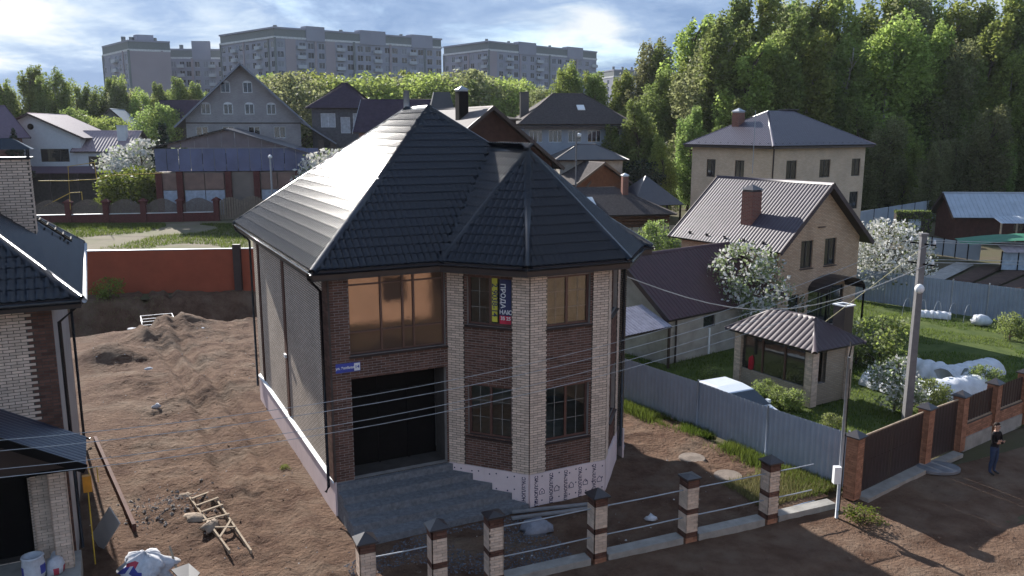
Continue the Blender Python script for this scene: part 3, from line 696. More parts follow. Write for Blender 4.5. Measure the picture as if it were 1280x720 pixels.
# porch: gable roof, columns, floor
pr, pa, pb = roof_polys('gabley', -6.6, .45, -2.05, 0.0, 3.45, 5.45)
pk = MB(); rb = MB()
for P in pr: pk.slab(P, .06); ribbed(rb, P, .19, .03, 'wave', lift=.012)
pk.obj('porch_roof_deck', M_soffit, LHH); rb.obj('porch_roof', mat('blue_black_metal', (.022, .027, .048), .28, var=.2, spec=.8), LHH, smooth=True)
b = MB(); b.add([(-6.3, -1.75, 3.4), (.2, -1.75, 3.4), (-3.05, -1.75, 5.25)], [(0, 1, 2)]); b.obj('porch_gable', M_brown, LHH)
for p, q in (((.45, -2.06, 3.40), (-3.08, -2.06, 5.42)), ((-6.6, -2.06, 3.40), (-3.08, -2.06, 5.42))): b = MB(); b.bar(p, q, .04, .2); b.obj('barge_board', M_black, LHH)
b = MB(); b.box(-6.4, .25, -1.75, -.02, 3.3, 3.39); b.obj('porch_ceiling', M_black, LHH)
b = MB(); b.box(-7, .1, -2.3, -.003, -.2, .52); b.obj('porch_floor', M_concrete, LHH)
def brick_post(parent, x, y, z0, n, kind='light', bands=(), w=.38, name='pier', core=None):
    L_ = .25; W2 = .12; b = MB(); b.box(x - w / 2 + .02, x + w / 2 - .02, y - w / 2 + .02, y + w / 2 - .02, z0, z0 + n * .075); po = b.obj(name, core or M_mort, parent); out = []
    for k in range(n):
        kd = bands[k] if k < len(bands) and bands[k] else kind; z = z0 + k * .075
        for r in range(4):
            Mr = T(x, y, z) @ Matrix.Rotation(R(90 * r), 4, 'Z')
            xa = -w / 2 if k % 2 else -w / 2 + .13
            out.append((kd, Mr @ T(xa, -w / 2 + .009, 0) @ S(.25, 1, .065)))
            if k % 2: out.append((kd, Mr @ T(w / 2 - .12 - .0, -w / 2 + .009, 0) @ S(.12, 1, .065)))
            else: out.append((kd, Mr @ T(-w / 2, -w / 2 + .009, 0) @ S(.12, 1, .065)))
    return po, out
def faced_post(parent, x, y, z0, n, kind, bands=(), w=.38, name='pier', core=None, limit=300):
    po, out = brick_post(parent, x, y, z0, n, kind, bands, w, name, core)
    emit(po, out, BR, 'brick', limit); return po
faced_post(LHH, -.22, -.70, .52, 37, 'light', name='porch_column', limit=150); faced_post(LHH, -.62, -.22, .52, 37, 'light', name='porch_column', limit=60)
# things by the porch
M_bag = mat('white_cement_bag', (.52, .53, .57), .7, var=.15, vscale=9, bump=.4, bscale=12); M_print = mat('bag_print', (.06, .07, .28), .7); M_rprint = mat('bag_red_print', (.42, .06, .09), .7)
def lump(name, prof, loc, n, amp, mats, sx=1, sy=1, seed=0, stripe=None, label=None, cat=None):
    V = []; F = []
    for i, (r, z) in enumerate(prof):
        for j in range(n):
            a = 2 * math.pi * j / n; k = 1 + amp * mnoise.noise(Vector((math.cos(a) * 1.7 + seed, math.sin(a) * 1.7, z * 5)))
            V.append((r * k * math.cos(a) * sx, r * k * math.sin(a) * sy, z + amp * .1 * mnoise.noise(Vector((math.cos(a) * 3, math.sin(a) * 3 + seed, z)))))
    for i in range(len(prof) - 1):
        for j in range(n): F.append((i * n + j, i * n + (j + 1) % n, (i + 1) * n + (j + 1) % n, (i + 1) * n + j))
    F.append(tuple(range(n))[::-1]); F.append(tuple(range((len(prof) - 1) * n, len(prof) * n)))
    b = MB(); b.add(V, F); 
    if stripe:
        for i, f in enumerate(b.f): b.m[i] = stripe(i // n, i % n)
    o = b.obj(name, mats, None, smooth=True); o.location = loc; return tag(o, label, cat) if label else o
lump('bucket_bag', [(.02, 0), (.22, .01), (.25, .2), (.24, .42), (.22, .58), (.25, .62), (.19, .64), (.17, .5)], UV(-7.55, -1.15, .52), 16, .12, [M_bag, M_print], stripe=lambda i, j: 1 if i == 2 and j % 5 == 0 else 0, label='round white sack of building mix standing on the porch floor', cat='sack')
for k, (u, v, w, lab) in enumerate(((-7.12, -1.0, .34, 'lower paper bag with red print leaning at the porch column'), (-7.05, -.62, .28, 'pale blue packet behind the paper bag on the porch'))):
    lump('paper_bag', [(.05, 0), (w * .6, .03), (w * .62, .2), (w * .5, .36), (.04, .42)], UV(u, v, .52), 10, .3, [M_bag, M_rprint], seed=k * 4, stripe=lambda i, j: 1 if i == 1 and j % 4 == 0 else 0, label=lab, cat='bag')
gb = thing('gas_meter_box', 'small orange gas meter box beside the porch column', 'meter box', UV(-6.3, .1), ANG)
b = MB(); b.box(-.1, .1, -.08, .08, 2.0, 2.42); b.obj('box', mat('gas_orange', (.62, .26, .02), .5), gb); b = MB(); b.tube([(0, 0, 0), (0, 0, 2.0)], .018, 6); b.tube([(.06, 0, 2.42), (.06, 0, 2.6), (.25, 0, 2.6), (.25, 0, 2.2)], .015, 6); b.obj('pipe', mat('pipe_yellow', (.50, .33, .03), .5), gb)
bb = MB(); bb.bar(G(119, 549, .12), G(168, 660, .12), .10, .24); tag(bb.obj('boundary_bar', mat('brown_bar', (.10, .05, .042), .8, var=.3, vscale=4)), 'long brown bar edging the plot beside the porch', 'board')  # raised brown bar along the plot's edge
pn = MB(); pn.bar(UV(-6.25, 1.2, .05), UV(-5.75, .4, 1.1), .03, .55); tag(pn.obj('leaning_panel', M_plast), 'pale sheet leaning on the side wall by the orange meter box', 'panel')

# ================================================================== FRONT FENCE of the main plot: brick posts, rails, footing
def post_uv(u): return (u, -5.06 - .055 * (u + .66))
BND = ['red', 'red', 'dark', 'dark'] + [None] * 7 + ['dark', 'dark'] + [None] * 8 + ['dark', 'dark', 'dark']
M_cap = mat('dark_post_cap', (.030, .024, .026), .35, var=.2, spec=.7)
capm = MB(); capm.add([(-.25, -.25, 0), (.25, -.25, 0), (.25, .25, 0), (-.25, .25, 0), (-.25, -.25, .035), (.25, -.25, .035), (.25, .25, .035), (-.25, .25, .035), (0, 0, .22)], [(3, 2, 1, 0), (0, 1, 5, 4), (1, 2, 6, 5), (2, 3, 7, 6), (3, 0, 4, 7), (4, 5, 8), (5, 6, 8), (6, 7, 8), (7, 4, 8)]); CAPM = capm.mesh('cap', M_cap)
flatm = MB(); flatm.box(-.23, .23, -.23, .23, 0, .05); flatm.add([(-.22, -.22, .05), (.22, -.22, .05), (.22, .22, .05), (-.22, .22, .05), (0, 0, .12)], [(0, 1, 4), (1, 2, 4), (2, 3, 4), (3, 0, 4)]); FLATM = flatm.mesh('cap', M_cap)
PU = [-.66, 1.05, 2.5, 5.38, 8.2, 10.95]
plabs = ['beige brick fence post with dark bands and a pointed cap, by the plot entrance corner', 'beige brick fence post with pointed cap in front of the grey steps', 'beige banded brick fence post with flat dark cap in front of the steps',
         'beige banded brick fence post before the pink foam plinth corner', 'beige banded brick fence post standing past the house bay, before the round well cover', 'beige banded brick fence post next to the grey sheet fence']
PB = {}
p0 = None
for i, u in enumerate(PU):
    p = UV(*post_uv(u)); po = thing('fence_post', plabs[i], 'fence post', p, ANG - .055, 'brick posts of the unfinished front fence')
    if p0 is None:
        core, out = brick_post(po, 0, 0, -.05, 24, 'light', BND, name='core', core=M_mort)
        emit(po, out, BR, 'brick', 300); p0 = po
    else:
        for c in p0.children: copy_tree(c, po)
for c in [c for c in COL.objects if c.name.startswith('fence_post')]:
    i = [o for o in COL.objects if o.name.startswith('fence_post')].index(c); link('cap', CAPM if i != 2 and i != 4 else FLATM, c, T(0, 0, 1.752))
def rail(u0, u1, z, lab):
    a, b_ = UV(*post_uv(u0 + .19), z), UV(*post_uv(u1 - .19), z); b = MB(); b.tube([a, (a + b_) / 2 - Vector((0, 0, .01)), b_], .017, 6); tag(b.obj('fence_rail', M_steel), lab, 'rail', 'steel rails of the front fence')
for i, nm in ((2, 'between the flat capped post and the foam plinth post'), (3, 'before the house bay'), (4, 'past the house bay')):
    for z, hl in ((.62, 'lower'), (1.42, 'upper')): rail(PU[i], PU[i + 1], z, f'{hl} thin steel fence rail {nm}')
for z, hl in ((.62, 'lower'), (1.42, 'upper')): rail(PU[5], 12.7, z, f'{hl} thin steel rail from the last beige post to the metal pole')
rail(PU[0], 1.0, 1.3, 'short pale rail between the two pointed posts')
for k, (a, b_) in enumerate(((2.75, 5.12), (5.64, 7.95), (8.46, 10.7), (11.2, 13.3))):
    (ua, va), (ub, vb) = post_uv(a), post_uv(b_); b = MB(); b.bar(UV(ua, va, .0), UV(ub, vb, .0), .36, .26)
    tag(b.obj('concrete_footing', M_concrete), ['concrete footing strip beside the flat capped brick post', 'concrete footing strip in front of the foam plinth', 'concrete footing strip in front of the well covers', 'concrete footing strip ending at the metal pole'][k], 'footing', 'concrete strip under the front fence')
b = MB(); (ua, va), (ub, vb) = post_uv(-.4), post_uv(.7); b.bar(UV(-.2, -5.2, .1), UV(.6, -6.3, .1), .09, .2); tag(b.obj('red_plank', mat('red_brown_plank', (.16, .06, .045), .8)), 'reddish plank lying at the foot of the first fence post', 'plank')

# ================================================================== GREY SHEET FENCE on the right boundary
GFP = [UV(12.75, 9.3), UV(13.07, 5.33), UV(13.76, .93), UV(14.03, -2.36), UV(14.5, -5.3)]
gf = thing('sheet_fence', 'grey blue profiled sheet metal fence beside the new house', 'fence', GFP[1])
for a, b_ in zip(GFP[:-1], GFP[1:]):
    m = MB(); a_, b2 = a - GFP[1], b_ - GFP[1]; ribbed(m, [a_ + Vector((0, 0, .08)), b2 + Vector((0, 0, .08)), b2 + Vector((0, 0, 1.86)), a_ + Vector((0, 0, 1.86))], .2, .012, 'trap')
    m.obj('sheet_panel', M_greyfence, gf)
    d = (b2 - a_).normalized(); n2 = Vector((d.y, -d.x, 0)) * .04
    for z in (.45, 1.5):
        r = MB(); r.bar(a_ + Vector((0, 0, z)) - n2, b2 + Vector((0, 0, z)) - n2, .03, .04); r.obj('rail', M_greyfence, gf)
for p in GFP: m = MB(); q = p - GFP[1]; d = UV(-.06, 0) - UV(0, 0); m.tube([q + d, q + d + Vector((0, 0, 1.95))], .034, 8); m.obj('post', M_greyfence, gf, smooth=True)

# ================================================================== BROWN GATES + BRICK FENCE on the right
BFP = [(14.25, -5.73), (18.42, -4.93), (20.61, -4.60), (23.0, -4.2), (25.3, -3.85), (29.3, -3.2), (33.3, -2.55)]
blabs = ['terracotta brick gate post next to the metal pole', 'terracotta brick gate post between the wide gate and the narrow gate', 'terracotta brick post between the narrow gate and the brick base fence', 'terracotta brick post behind the standing person', 'last terracotta brick post in the shade beyond the person',
         'terracotta brick post further along the brick base fence', 'terracotta brick post at the far run of the brick fence']
r0 = None
angB = ANG + math.atan2(.8, 4.17)
for i, (u, v) in enumerate(BFP[:5]):
    po = thing('gate_post', blabs[i], 'fence post', UV(u, v), angB, 'terracotta brick posts of the right fence')
    if r0 is None:
        core, out = brick_post(po, 0, 0, 0, 26, 'red', ['red'] * 26, .5 if False else .38, 'core'); emit(po, out, BR, 'brick', 300); r0 = po
    else:
        for c in r0.children: copy_tree(c, po)
for c in [c for c in COL.objects if c.name.startswith('gate_post')]: link('cap', CAPM, c, T(0, 0, 1.952))
M_door = M_brownsheet
def gate(i, lab, name):
    a, b_ = UV(*BFP[i]), UV(*BFP[i + 1]); d = (b_ - a).normalized(); a, b_ = a + d * .22, b_ - d * .22
    o = thing(name, lab, 'gate', a); q = b_ - a
    n = 2 if name == 'double_gate' else 1
    for k in range(n):
        s0, s1 = q * (k / n) + d * .004, q * ((k + 1) / n) - d * .004; m = MB(); ribbed(m, [s0 + Vector((0, 0, .06)), s1 + Vector((0, 0, .06)), s1 + Vector((0, 0, 1.86)), s0 + Vector((0, 0, 1.86))], .2, .008, 'trap'); m.obj('leaf', M_door, o)
        for z in (.09, 1.0, 1.86): r = MB(); r.bar(s0 + Vector((0, 0, z)), s1 + Vector((0, 0, z)), .04, .05); r.obj('leaf_rail', M_wood if z > 1.8 else M_door, o)
    return o
gate(0, 'wide dark brown sheet metal driveway gate', 'double_gate'); gate(1, 'narrow dark brown sheet metal gate between brick posts', 'garden_gate')
for i in (2, 3):
    a, b_ = UV(*BFP[i]), UV(*BFP[i + 1]); Mf, l = frame(a, b_); o = thing('brick_fence_bay', ['brick base fence bay with dark panel before the standing person', 'brick base fence bay with dark panel in the deep shade'][i - 2], 'fence', a, math.atan2((b_ - a).y, (b_ - a).x), 'brick base fence bays'); lf = l
    m = MB(); m.box(.19, l - .19, -.14, .14, -.1, .42); m.obj('base', M_concrete, o)
    m = MB(); m.box(.19, l - .19, -.1, .1, .42, .9); mo = m.obj('brick_base', M_mort, o); out = []; bricks(out, T(0, -.101, 0), .19, l - .19, .43, .9, (), 'red'); emit(mo, out, BR, 'brick', 120)
    m = MB(); ribbed(m, [(.19, 0, .95), (l - .19, 0, .95), (l - .19, 0, 1.86), (.19, 0, 1.86)], .2, .02, 'trap'); m.obj('panel', M_door, o)
    m = MB(); m.box(.19, l - .19, -.06, .06, .9, .95); m.obj('coping', M_wood, o)
a, b_ = UV(14.45, -5.95), UV(18.1, -5.22); m = MB(); m.bar(a + Vector((0, 0, .0)), b_ + Vector((0, 0, .0)), .42, .16); tag(m.obj('concrete_threshold', M_concrete), 'broken concrete threshold strip under the wide brown gate', 'threshold')
m = MB(); m.bar(UV(18.75, -5.15, .0), UV(20.3, -4.9, .0), .34, .14); tag(m.obj('concrete_threshold', M_concrete), 'short concrete threshold under the narrow gate', 'threshold')

# ================================================================== POLES, LAMP, WIRES
M_pole = mat('concrete_pole', (.17, .165, .17), .9, var=.15, vscale=5, bump=.3)
PP = UV(20.14, -2.9); ut = thing('utility_pole', 'tall grey concrete utility pole with white insulators and street lamp', 'pole', PP)
m = MB(); m.add([(s_ * w, t_ * w * .9, z) for z, w in ((-.3, .14), (7.35, .095)) for s_, t_ in ((-1, -1), (1, -1), (1, 1), (-1, 1))], [(3, 2, 1, 0), (4, 5, 6, 7), (0, 1, 5, 4), (1, 2, 6, 5), (2, 3, 7, 6), (3, 0, 4, 7)]); m.obj('shaft', M_pole, ut)
Bd = Vector((math.cos(ANG), math.sin(ANG), 0)); Ad = Vector((-math.sin(ANG), math.cos(ANG), 0))
m = MB(); m.box(-.14, .14, -.12, .12, 7.35, 7.42); m.obj('pole_cap', M_pole, ut)
for z in (7.05, 6.35):
    m = MB(); m.bar(-Ad * .5 + Vector((0, 0, z)), Ad * .5 + Vector((0, 0, z)), .05, .05); m.obj('crossarm', M_black, ut)
    for s_ in (-.45, .45): m = MB(); m.lathe([(.02, -.1), (.02, .03), (.05, .04), (.055, .1), (.03, .12), (.05, .14), (.03, .19)], Ad * s_ + Vector((0, 0, z)), 8); m.obj('insulator', M_white, ut, smooth=True)
lm = MB(); lm.tube([(0, 0, 5.3), -Bd * .12 + Vector((0, -.15, 5.42)), -Bd * .2 + Vector((0, -.3, 5.52))], .022, 6); lmo = lm.obj('lamp_arm', M_steel, ut)
c_ = -Bd * .22 + Vector((0, -.36, 5.55)); m = MB(); m.lathe([(.03, .16), (.09, .13), (.15, .05), (.16, -.03), (.13, -.12), (.05, -.17), (.01, -.175)], c_, 12); m.obj('lamp_head', M_white, lmo, smooth=True)
gw = MB(); gw.tube([PP + Vector((0, 0, 6.9)), UV(22.5, 6.5, .0)], .012, 4)
gy = gw.obj('guy_wire', mat('guy_yellow', (.42, .40, .22), .6)); tag(gy, 'slanting thin stay wire from the concrete pole to the lawn', 'wire')
MP = UV(12.88, -6.43); mp = thing('metal_pole', 'thin galvanised metal pole carrying a white meter box beside the gate post', 'pole', MP)
m = MB(); m.tube([(0, 0, -.3), (0, 0, 4.75)], .048, 10, r1=.04); m.obj('shaft', M_steel, mp, smooth=True)
m = MB(); m.box(-.22, -.02, -.16, .0, 1.05, 1.55); m.obj('meter_box', M_white, mp); m = MB(); m.tube([(.06, 0, .1), (.075, 0, 2.4), (.06, 0, 4.4)], .014, 5); m.obj('conduit', M_black, mp)
m = MB(); m.tube([(0, 0, 4.72), (.12, .2, 4.98), (.22, .5, 5.05)], .02, 6); m.obj('bracket', M_black, mp)
M_wire = mat('aluminium_wire', (.42, .42, .42), .5, metal=.5)
def wire(z_of, s0, s1, off, lab, r=.008):
    P = [PP + Bd * (s0 + (s1 - s0) * i / 24) + Ad * off + Vector((0, 0, z_of(s0 + (s1 - s0) * i / 24))) for i in range(25)]
    m = MB(); m.tube(P, r, 4, cap=False); tag(m.obj('overhead_wire', M_wire), lab, 'wire', 'overhead wires along the street')
def para(zp, zmin, smin=-22.0): k = (zp - zmin) / smin ** 2; return lambda s_: zmin + k * (s_ - smin) ** 2
wire(para(7.15, 4.36), 0, -34, -.45, 'topmost overhead wire crossing the front of the brick house'); wire(para(7.15, 4.28), 0, -34, .45, 'second overhead wire crossing just below the topmost one')
wire(para(6.45, 3.80), 0, -34, -.45, 'third overhead wire crossing the dark entrance'); wire(para(6.45, 3.64), 0, -34, .45, 'lowest overhead wire crossing the dark entrance')
for z, k in ((7.15, 0), (6.45, 1)):
    for off in (-.45, .45):
        P = [PP + Ad * off + Bd * (20 * i / 10) + Vector((0, 0, z - 1.2 * math.sin(math.pi * i / 20 * .9))) for i in range(11)]; m = MB(); m.tube(P, .011, 4, cap=False); tag(m.obj('overhead_wire', M_wire), 'overhead wire running on beyond the concrete pole', 'wire', 'wires running on past the concrete pole')
hp = UV(9.45, -.25, 5.6); tp = PP + Vector((0, 0, 6.9)); P = [hp.lerp(tp, i / 14) - Vector((0, 0, 1.0 * math.sin(math.pi * i / 14))) for i in range(15)]
hp2 = D2 = G(745, 345, 6.4); P = [UV(9.7, .3, 6.3).lerp(PP + Vector((0, 0, 6.2)), i / 14) - Vector((0, 0, 1.35 * math.sin(math.pi * i / 14))) for i in range(15)]
m = MB(); m.tube(P, .018, 5, cap=False); tag(m.obj('service_cable', mat('pale_cable', (.5, .48, .44), .6)), 'thick sagging service cable between the house corner and the pole', 'cable')

# ================================================================== LOOSE THINGS ON THE PLOT
ld = thing('wooden_ladder', 'home made pale wooden ladder lying on the dirt', 'ladder', G(262, 640), 0)
A0, A1, B0, B1 = G(237, 623, .16), G(287, 690, .06), G(262, 613, .12), G(314, 690, .05); O_ = ld.location
for p, q in ((A0, A1), (B0, B1)): m = MB(); m.bar(p - O_, q - O_, .05, .11); m.obj('stile', M_wood, ld)
for t in (.06, .2, .33, .5): m = MB(); m.bar(A0.lerp(A1, t) - O_ + Vector((-.15 if t == .5 else 0, 0, .08)), B0.lerp(B1, t * .93) - O_ + Vector((.06, 0, .09)), .07, .035); m.obj('rung', M_wood, ld)
for p, q in ((A0.lerp(A1, .78), B0.lerp(B1, .55)), (A0.lerp(A1, .6), B0.lerp(B1, .66))): m = MB(); m.bar(p - O_ + Vector((0, 0, .05)), q - O_ + Vector((0, 0, .06)), .06, .03); m.obj('brace', M_wood, ld)
M_sack = mat('dusty_sack', (.30, .24, .19), .9, var=.2, vscale=6, bump=.5, bscale=14)
lump('crumpled_sack', [(.05, 0), (.30, .03), (.33, .1), (.22, .18), (.05, .22)], G(243, 652), 14, .7, M_sack, 1.25, .8, 3, label='crumpled dusty sack beside the lower half of the ladder', cat='sack')
lump('crumpled_sack', [(.05, 0), (.25, .03), (.28, .14), (.16, .24), (.03, .27)], G(264, 662), 12, .8, M_sack, .8, 1.2, 8, label='small folded sack tucked under the ladder stile', cat='sack')
lump('crumpled_sack', [(.05, 0), (.22, .04), (.2, .13), (.05, .19)], G(232, 624), 12, .6, M_sack, 1, 1, 5, label='dusty sack at the upper end of the ladder', cat='sack')
bgx = G(186, 716); lump('cement_bag', [(.1, 0), (.50, .04), (.56, .14), (.54, .26), (.47, .38), (.40, .48), (.28, .56), (.14, .60), (.03, .61)], bgx + Vector((0, -.1, 0)), 40, .75, [M_bag, M_print, M_rprint], 1.15, .8, 2, stripe=lambda i, j: (1 if (i == 3 and j in (25, 26, 28, 29, 30)) else 2 if (i == 4 and j in (26, 27, 28)) else 0), label='big white and blue printed bag slumped on the plot by the neighbour porch', cat='bag')
m = MB(); m.bar(G(212, 683, .55), G(224, 722, .05), .05, .03); tag(m.obj('batten', M_wood), 'pale wooden batten leaning beside the printed bag', 'batten')
m = MB(); m.slab([G(214, 712, .4), G(236, 704, .35), G(250, 716, .3), G(236, 735, .3)], .03); tag(m.obj('metal_cap_sheet', M_cap), 'dark folded metal post cap dropped near the batten', 'metal cap')
ct = thing('wire_cage', 'low square wire mesh frame standing on the bare ground behind the dirt mounds', 'frame', G(197, 402), ANG)
m = MB(); s_ = .85
for i in range(2):
    for a, b_ in (((-s_, -s_), (s_, -s_)), ((s_, -s_), (s_, s_)), ((s_, s_), (-s_, s_)), ((-s_, s_), (-s_, -s_))): m.bar((*a, .04 + .2 * i), (*b_, .04 + .2 * i), .03, .03)
m.obj('frame', M_white, ct)
for a in ((-s_, -s_), (s_, -s_), (s_, s_), (-s_, s_)): m = MB(); m.bar((*a, 0), (*a, .24), .03, .03); m.obj('leg', M_white, ct)
for nm, pxy, wd, lab in (('plastic_scrap', (187, 464), .35, 'white plastic scrap on the rutted dirt'), ('plastic_scrap', (168, 414), .5, 'flattened white scrap on the far dirt mound'), ('plastic_scrap', (196, 510), .3, 'two toned white scrap in the wheel rut'), ('plastic_scrap', (254, 414), .3, 'pale scrap in the shade near the far end of the plot')):
    lump(nm, [(.03, 0), (wd * .5, .02), (wd * .45, .1), (.04, .16)], G(*pxy) + Vector((0, 0, .03)), 9, .9, M_bag, 1.2, .7, pxy[0] * .37, label=lab, cat='scrap')
lump('rag_heap', [(.05, 0), (.42, .03), (.40, .16), (.22, .32), (.04, .38)], G(672, 664), 14, .8, mat('grey_blue_film', (.20, .21, .25), .6, var=.25, vscale=5, bump=.5, bscale=10), 1.2, .8, 9, label='heap of crumpled grey plastic film in the shaded front yard', cat='plastic film')
lump('rag_heap', [(.04, 0), (.3, .03), (.28, .18), (.05, .3)], G(772, 560), 12, .8, mat('grey_blue_film', (.2, .21, .25)), 1, 1.2, 12, label='crumpled film heap at the right corner of the bay', cat='plastic film')
lump('crumpled_paper', [(.03, 0), (.16, .02), (.14, .1), (.03, .14)], G(813, 650), 9, .8, M_bag, 1, 1, 15, label='small white crumpled paper on the shaded yard', cat='paper')
for a, b_, lab in (((640, 648), (760, 632), 'long grey plank lying in the shade in front of the foam plinth'), ((640, 640), (735, 630), 'second grey plank close along the foam plinth')):
    m = MB(); m.bar(G(*a, .06), G(*b_, .06), .14, .05); tag(m.obj('grey_plank', mat('grey_plank', (.24, .23, .23), .9, var=.2)), lab, 'plank')
for p, lab in (((865, 574), 'round concrete well cover nearer the grey fence corner grass'), ((910, 596), 'round concrete well cover beside the fence post rails')):
    m = MB(); m.lathe([(.45, -.05), (.45, .05), (.43, .07), (.1, .08)], (0, 0, 0), 28); o = m.obj('well_cover', mat('dusty_concrete', (.20, .165, .14), .95, var=.25, vscale=4, bump=.4)); o.location = G(*p); tag(o, lab, 'well cover')
m = MB(); m.lathe([(.62, -.02), (.62, .06), (.58, .09), (.05, .1)], (0, 0, 0), 28); o = m.obj('manhole_ring', mat('slate_concrete', (.16, .17, .19), .8)); o.location = G(1172, 586); o.scale = (1.15, .8, 1); tag(o, 'round grey concrete slab on the street by the narrow gate', 'slab')
# pebbles and clods
def scatter(name, n, region, smin, smax, m, zf=None, mats=None):
    V = []; F = []; k = 0
    oc = np.array([(1, 0, 0), (-1, 0, 0), (0, 1, 0), (0, -1, 0), (0, 0, 1), (0, 0, -1)], float); of = [(0, 2, 4), (2, 1, 4), (1, 3, 4), (3, 0, 4), (2, 0, 5), (1, 2, 5), (3, 1, 5), (0, 3, 5)]; nr = np.random.RandomState(len(name) * 7 + n)
    while k < n:
        u, v = region(nr)
        s_ = smin + (smax - smin) * nr.rand() ** 3; p = UV(u, v, zf(u, v) if zf else 0)
        q = oc * (s_ * (.6 + .8 * nr.rand(6, 1))) * np.array([1, 1, .7]); a = nr.rand() * 6.28; c, s2 = math.cos(a), math.sin(a); q = q @ np.array([[c, s2, 0], [-s2, c, 0], [0, 0, 1]])
        V.append(q + np.array(p)); F += [tuple(i + 6 * k for i in f) for f in of]; k += 1
    me = bpy.data.meshes.new(name); me.from_pydata(np.concatenate(V).tolist(), [], F); me.materials.append(m); return link(name, me)
M_clod = mat('dirt_clods', (.11, .07, .05), .95, col2=(.20, .14, .105), vscale=3, island=.3); M_chip = mat('pale_chips', (.45, .42, .39), .9, var=.3, vscale=9, island=.4)
def in_plot(nr):
    while True:
        u, v = -6.2 + 19.5 * nr.rand(), -5 + 40 * nr.rand() ** 1.3
        if not (-.2 < u < 10 and -2.2 < v < 12.3): return u, v
def spoil(nr): return -4.4 + nr.randn() * .7, 2.7 + nr.randn() * .6
tag(scatter('dirt_clods', 3500, in_plot, .008, .042, M_clod, plot_h), 'clods of dirt strewn over the bare plot', 'dirt clods', kind='stuff')
tag(scatter('stone_chips', 700, in_plot, .012, .05, M_chip, plot_h), 'pale stone chips strewn over the bare plot', 'stone chips', kind='stuff')
tag(scatter('rubble', 450, spoil, .015, .075, mat('grey_rubble', (.31, .27, .24), .95, var=.3, island=.3), plot_h), 'heap of grey rubble left of the ladder', 'rubble', kind='stuff')
def in_yard(nr):
    while True:
        u, v = -.6 + 5.6 * nr.rand(), -5.0 + 2.8 * nr.rand()
        if mnoise.noise(Vector((u * .9, v * .9, 5))) > -.2: return u, v
tag(scatter('yard_gravel', 5000, in_yard, .012, .04, mat('blue_grey_gravel', (.12, .125, .145), .9, var=.3, vscale=9, island=.4), plot_h), 'dark grey gravel spread between the steps and the front posts', 'gravel', kind='stuff')
def in_road(nr): return -14 + 40 * nr.rand(), -15 + 9 * nr.rand()
tag(scatter('road_gravel', 2500, in_road, .01, .05, M_clod, road_h), 'gravel and clods on the dirt street', 'gravel', kind='stuff')
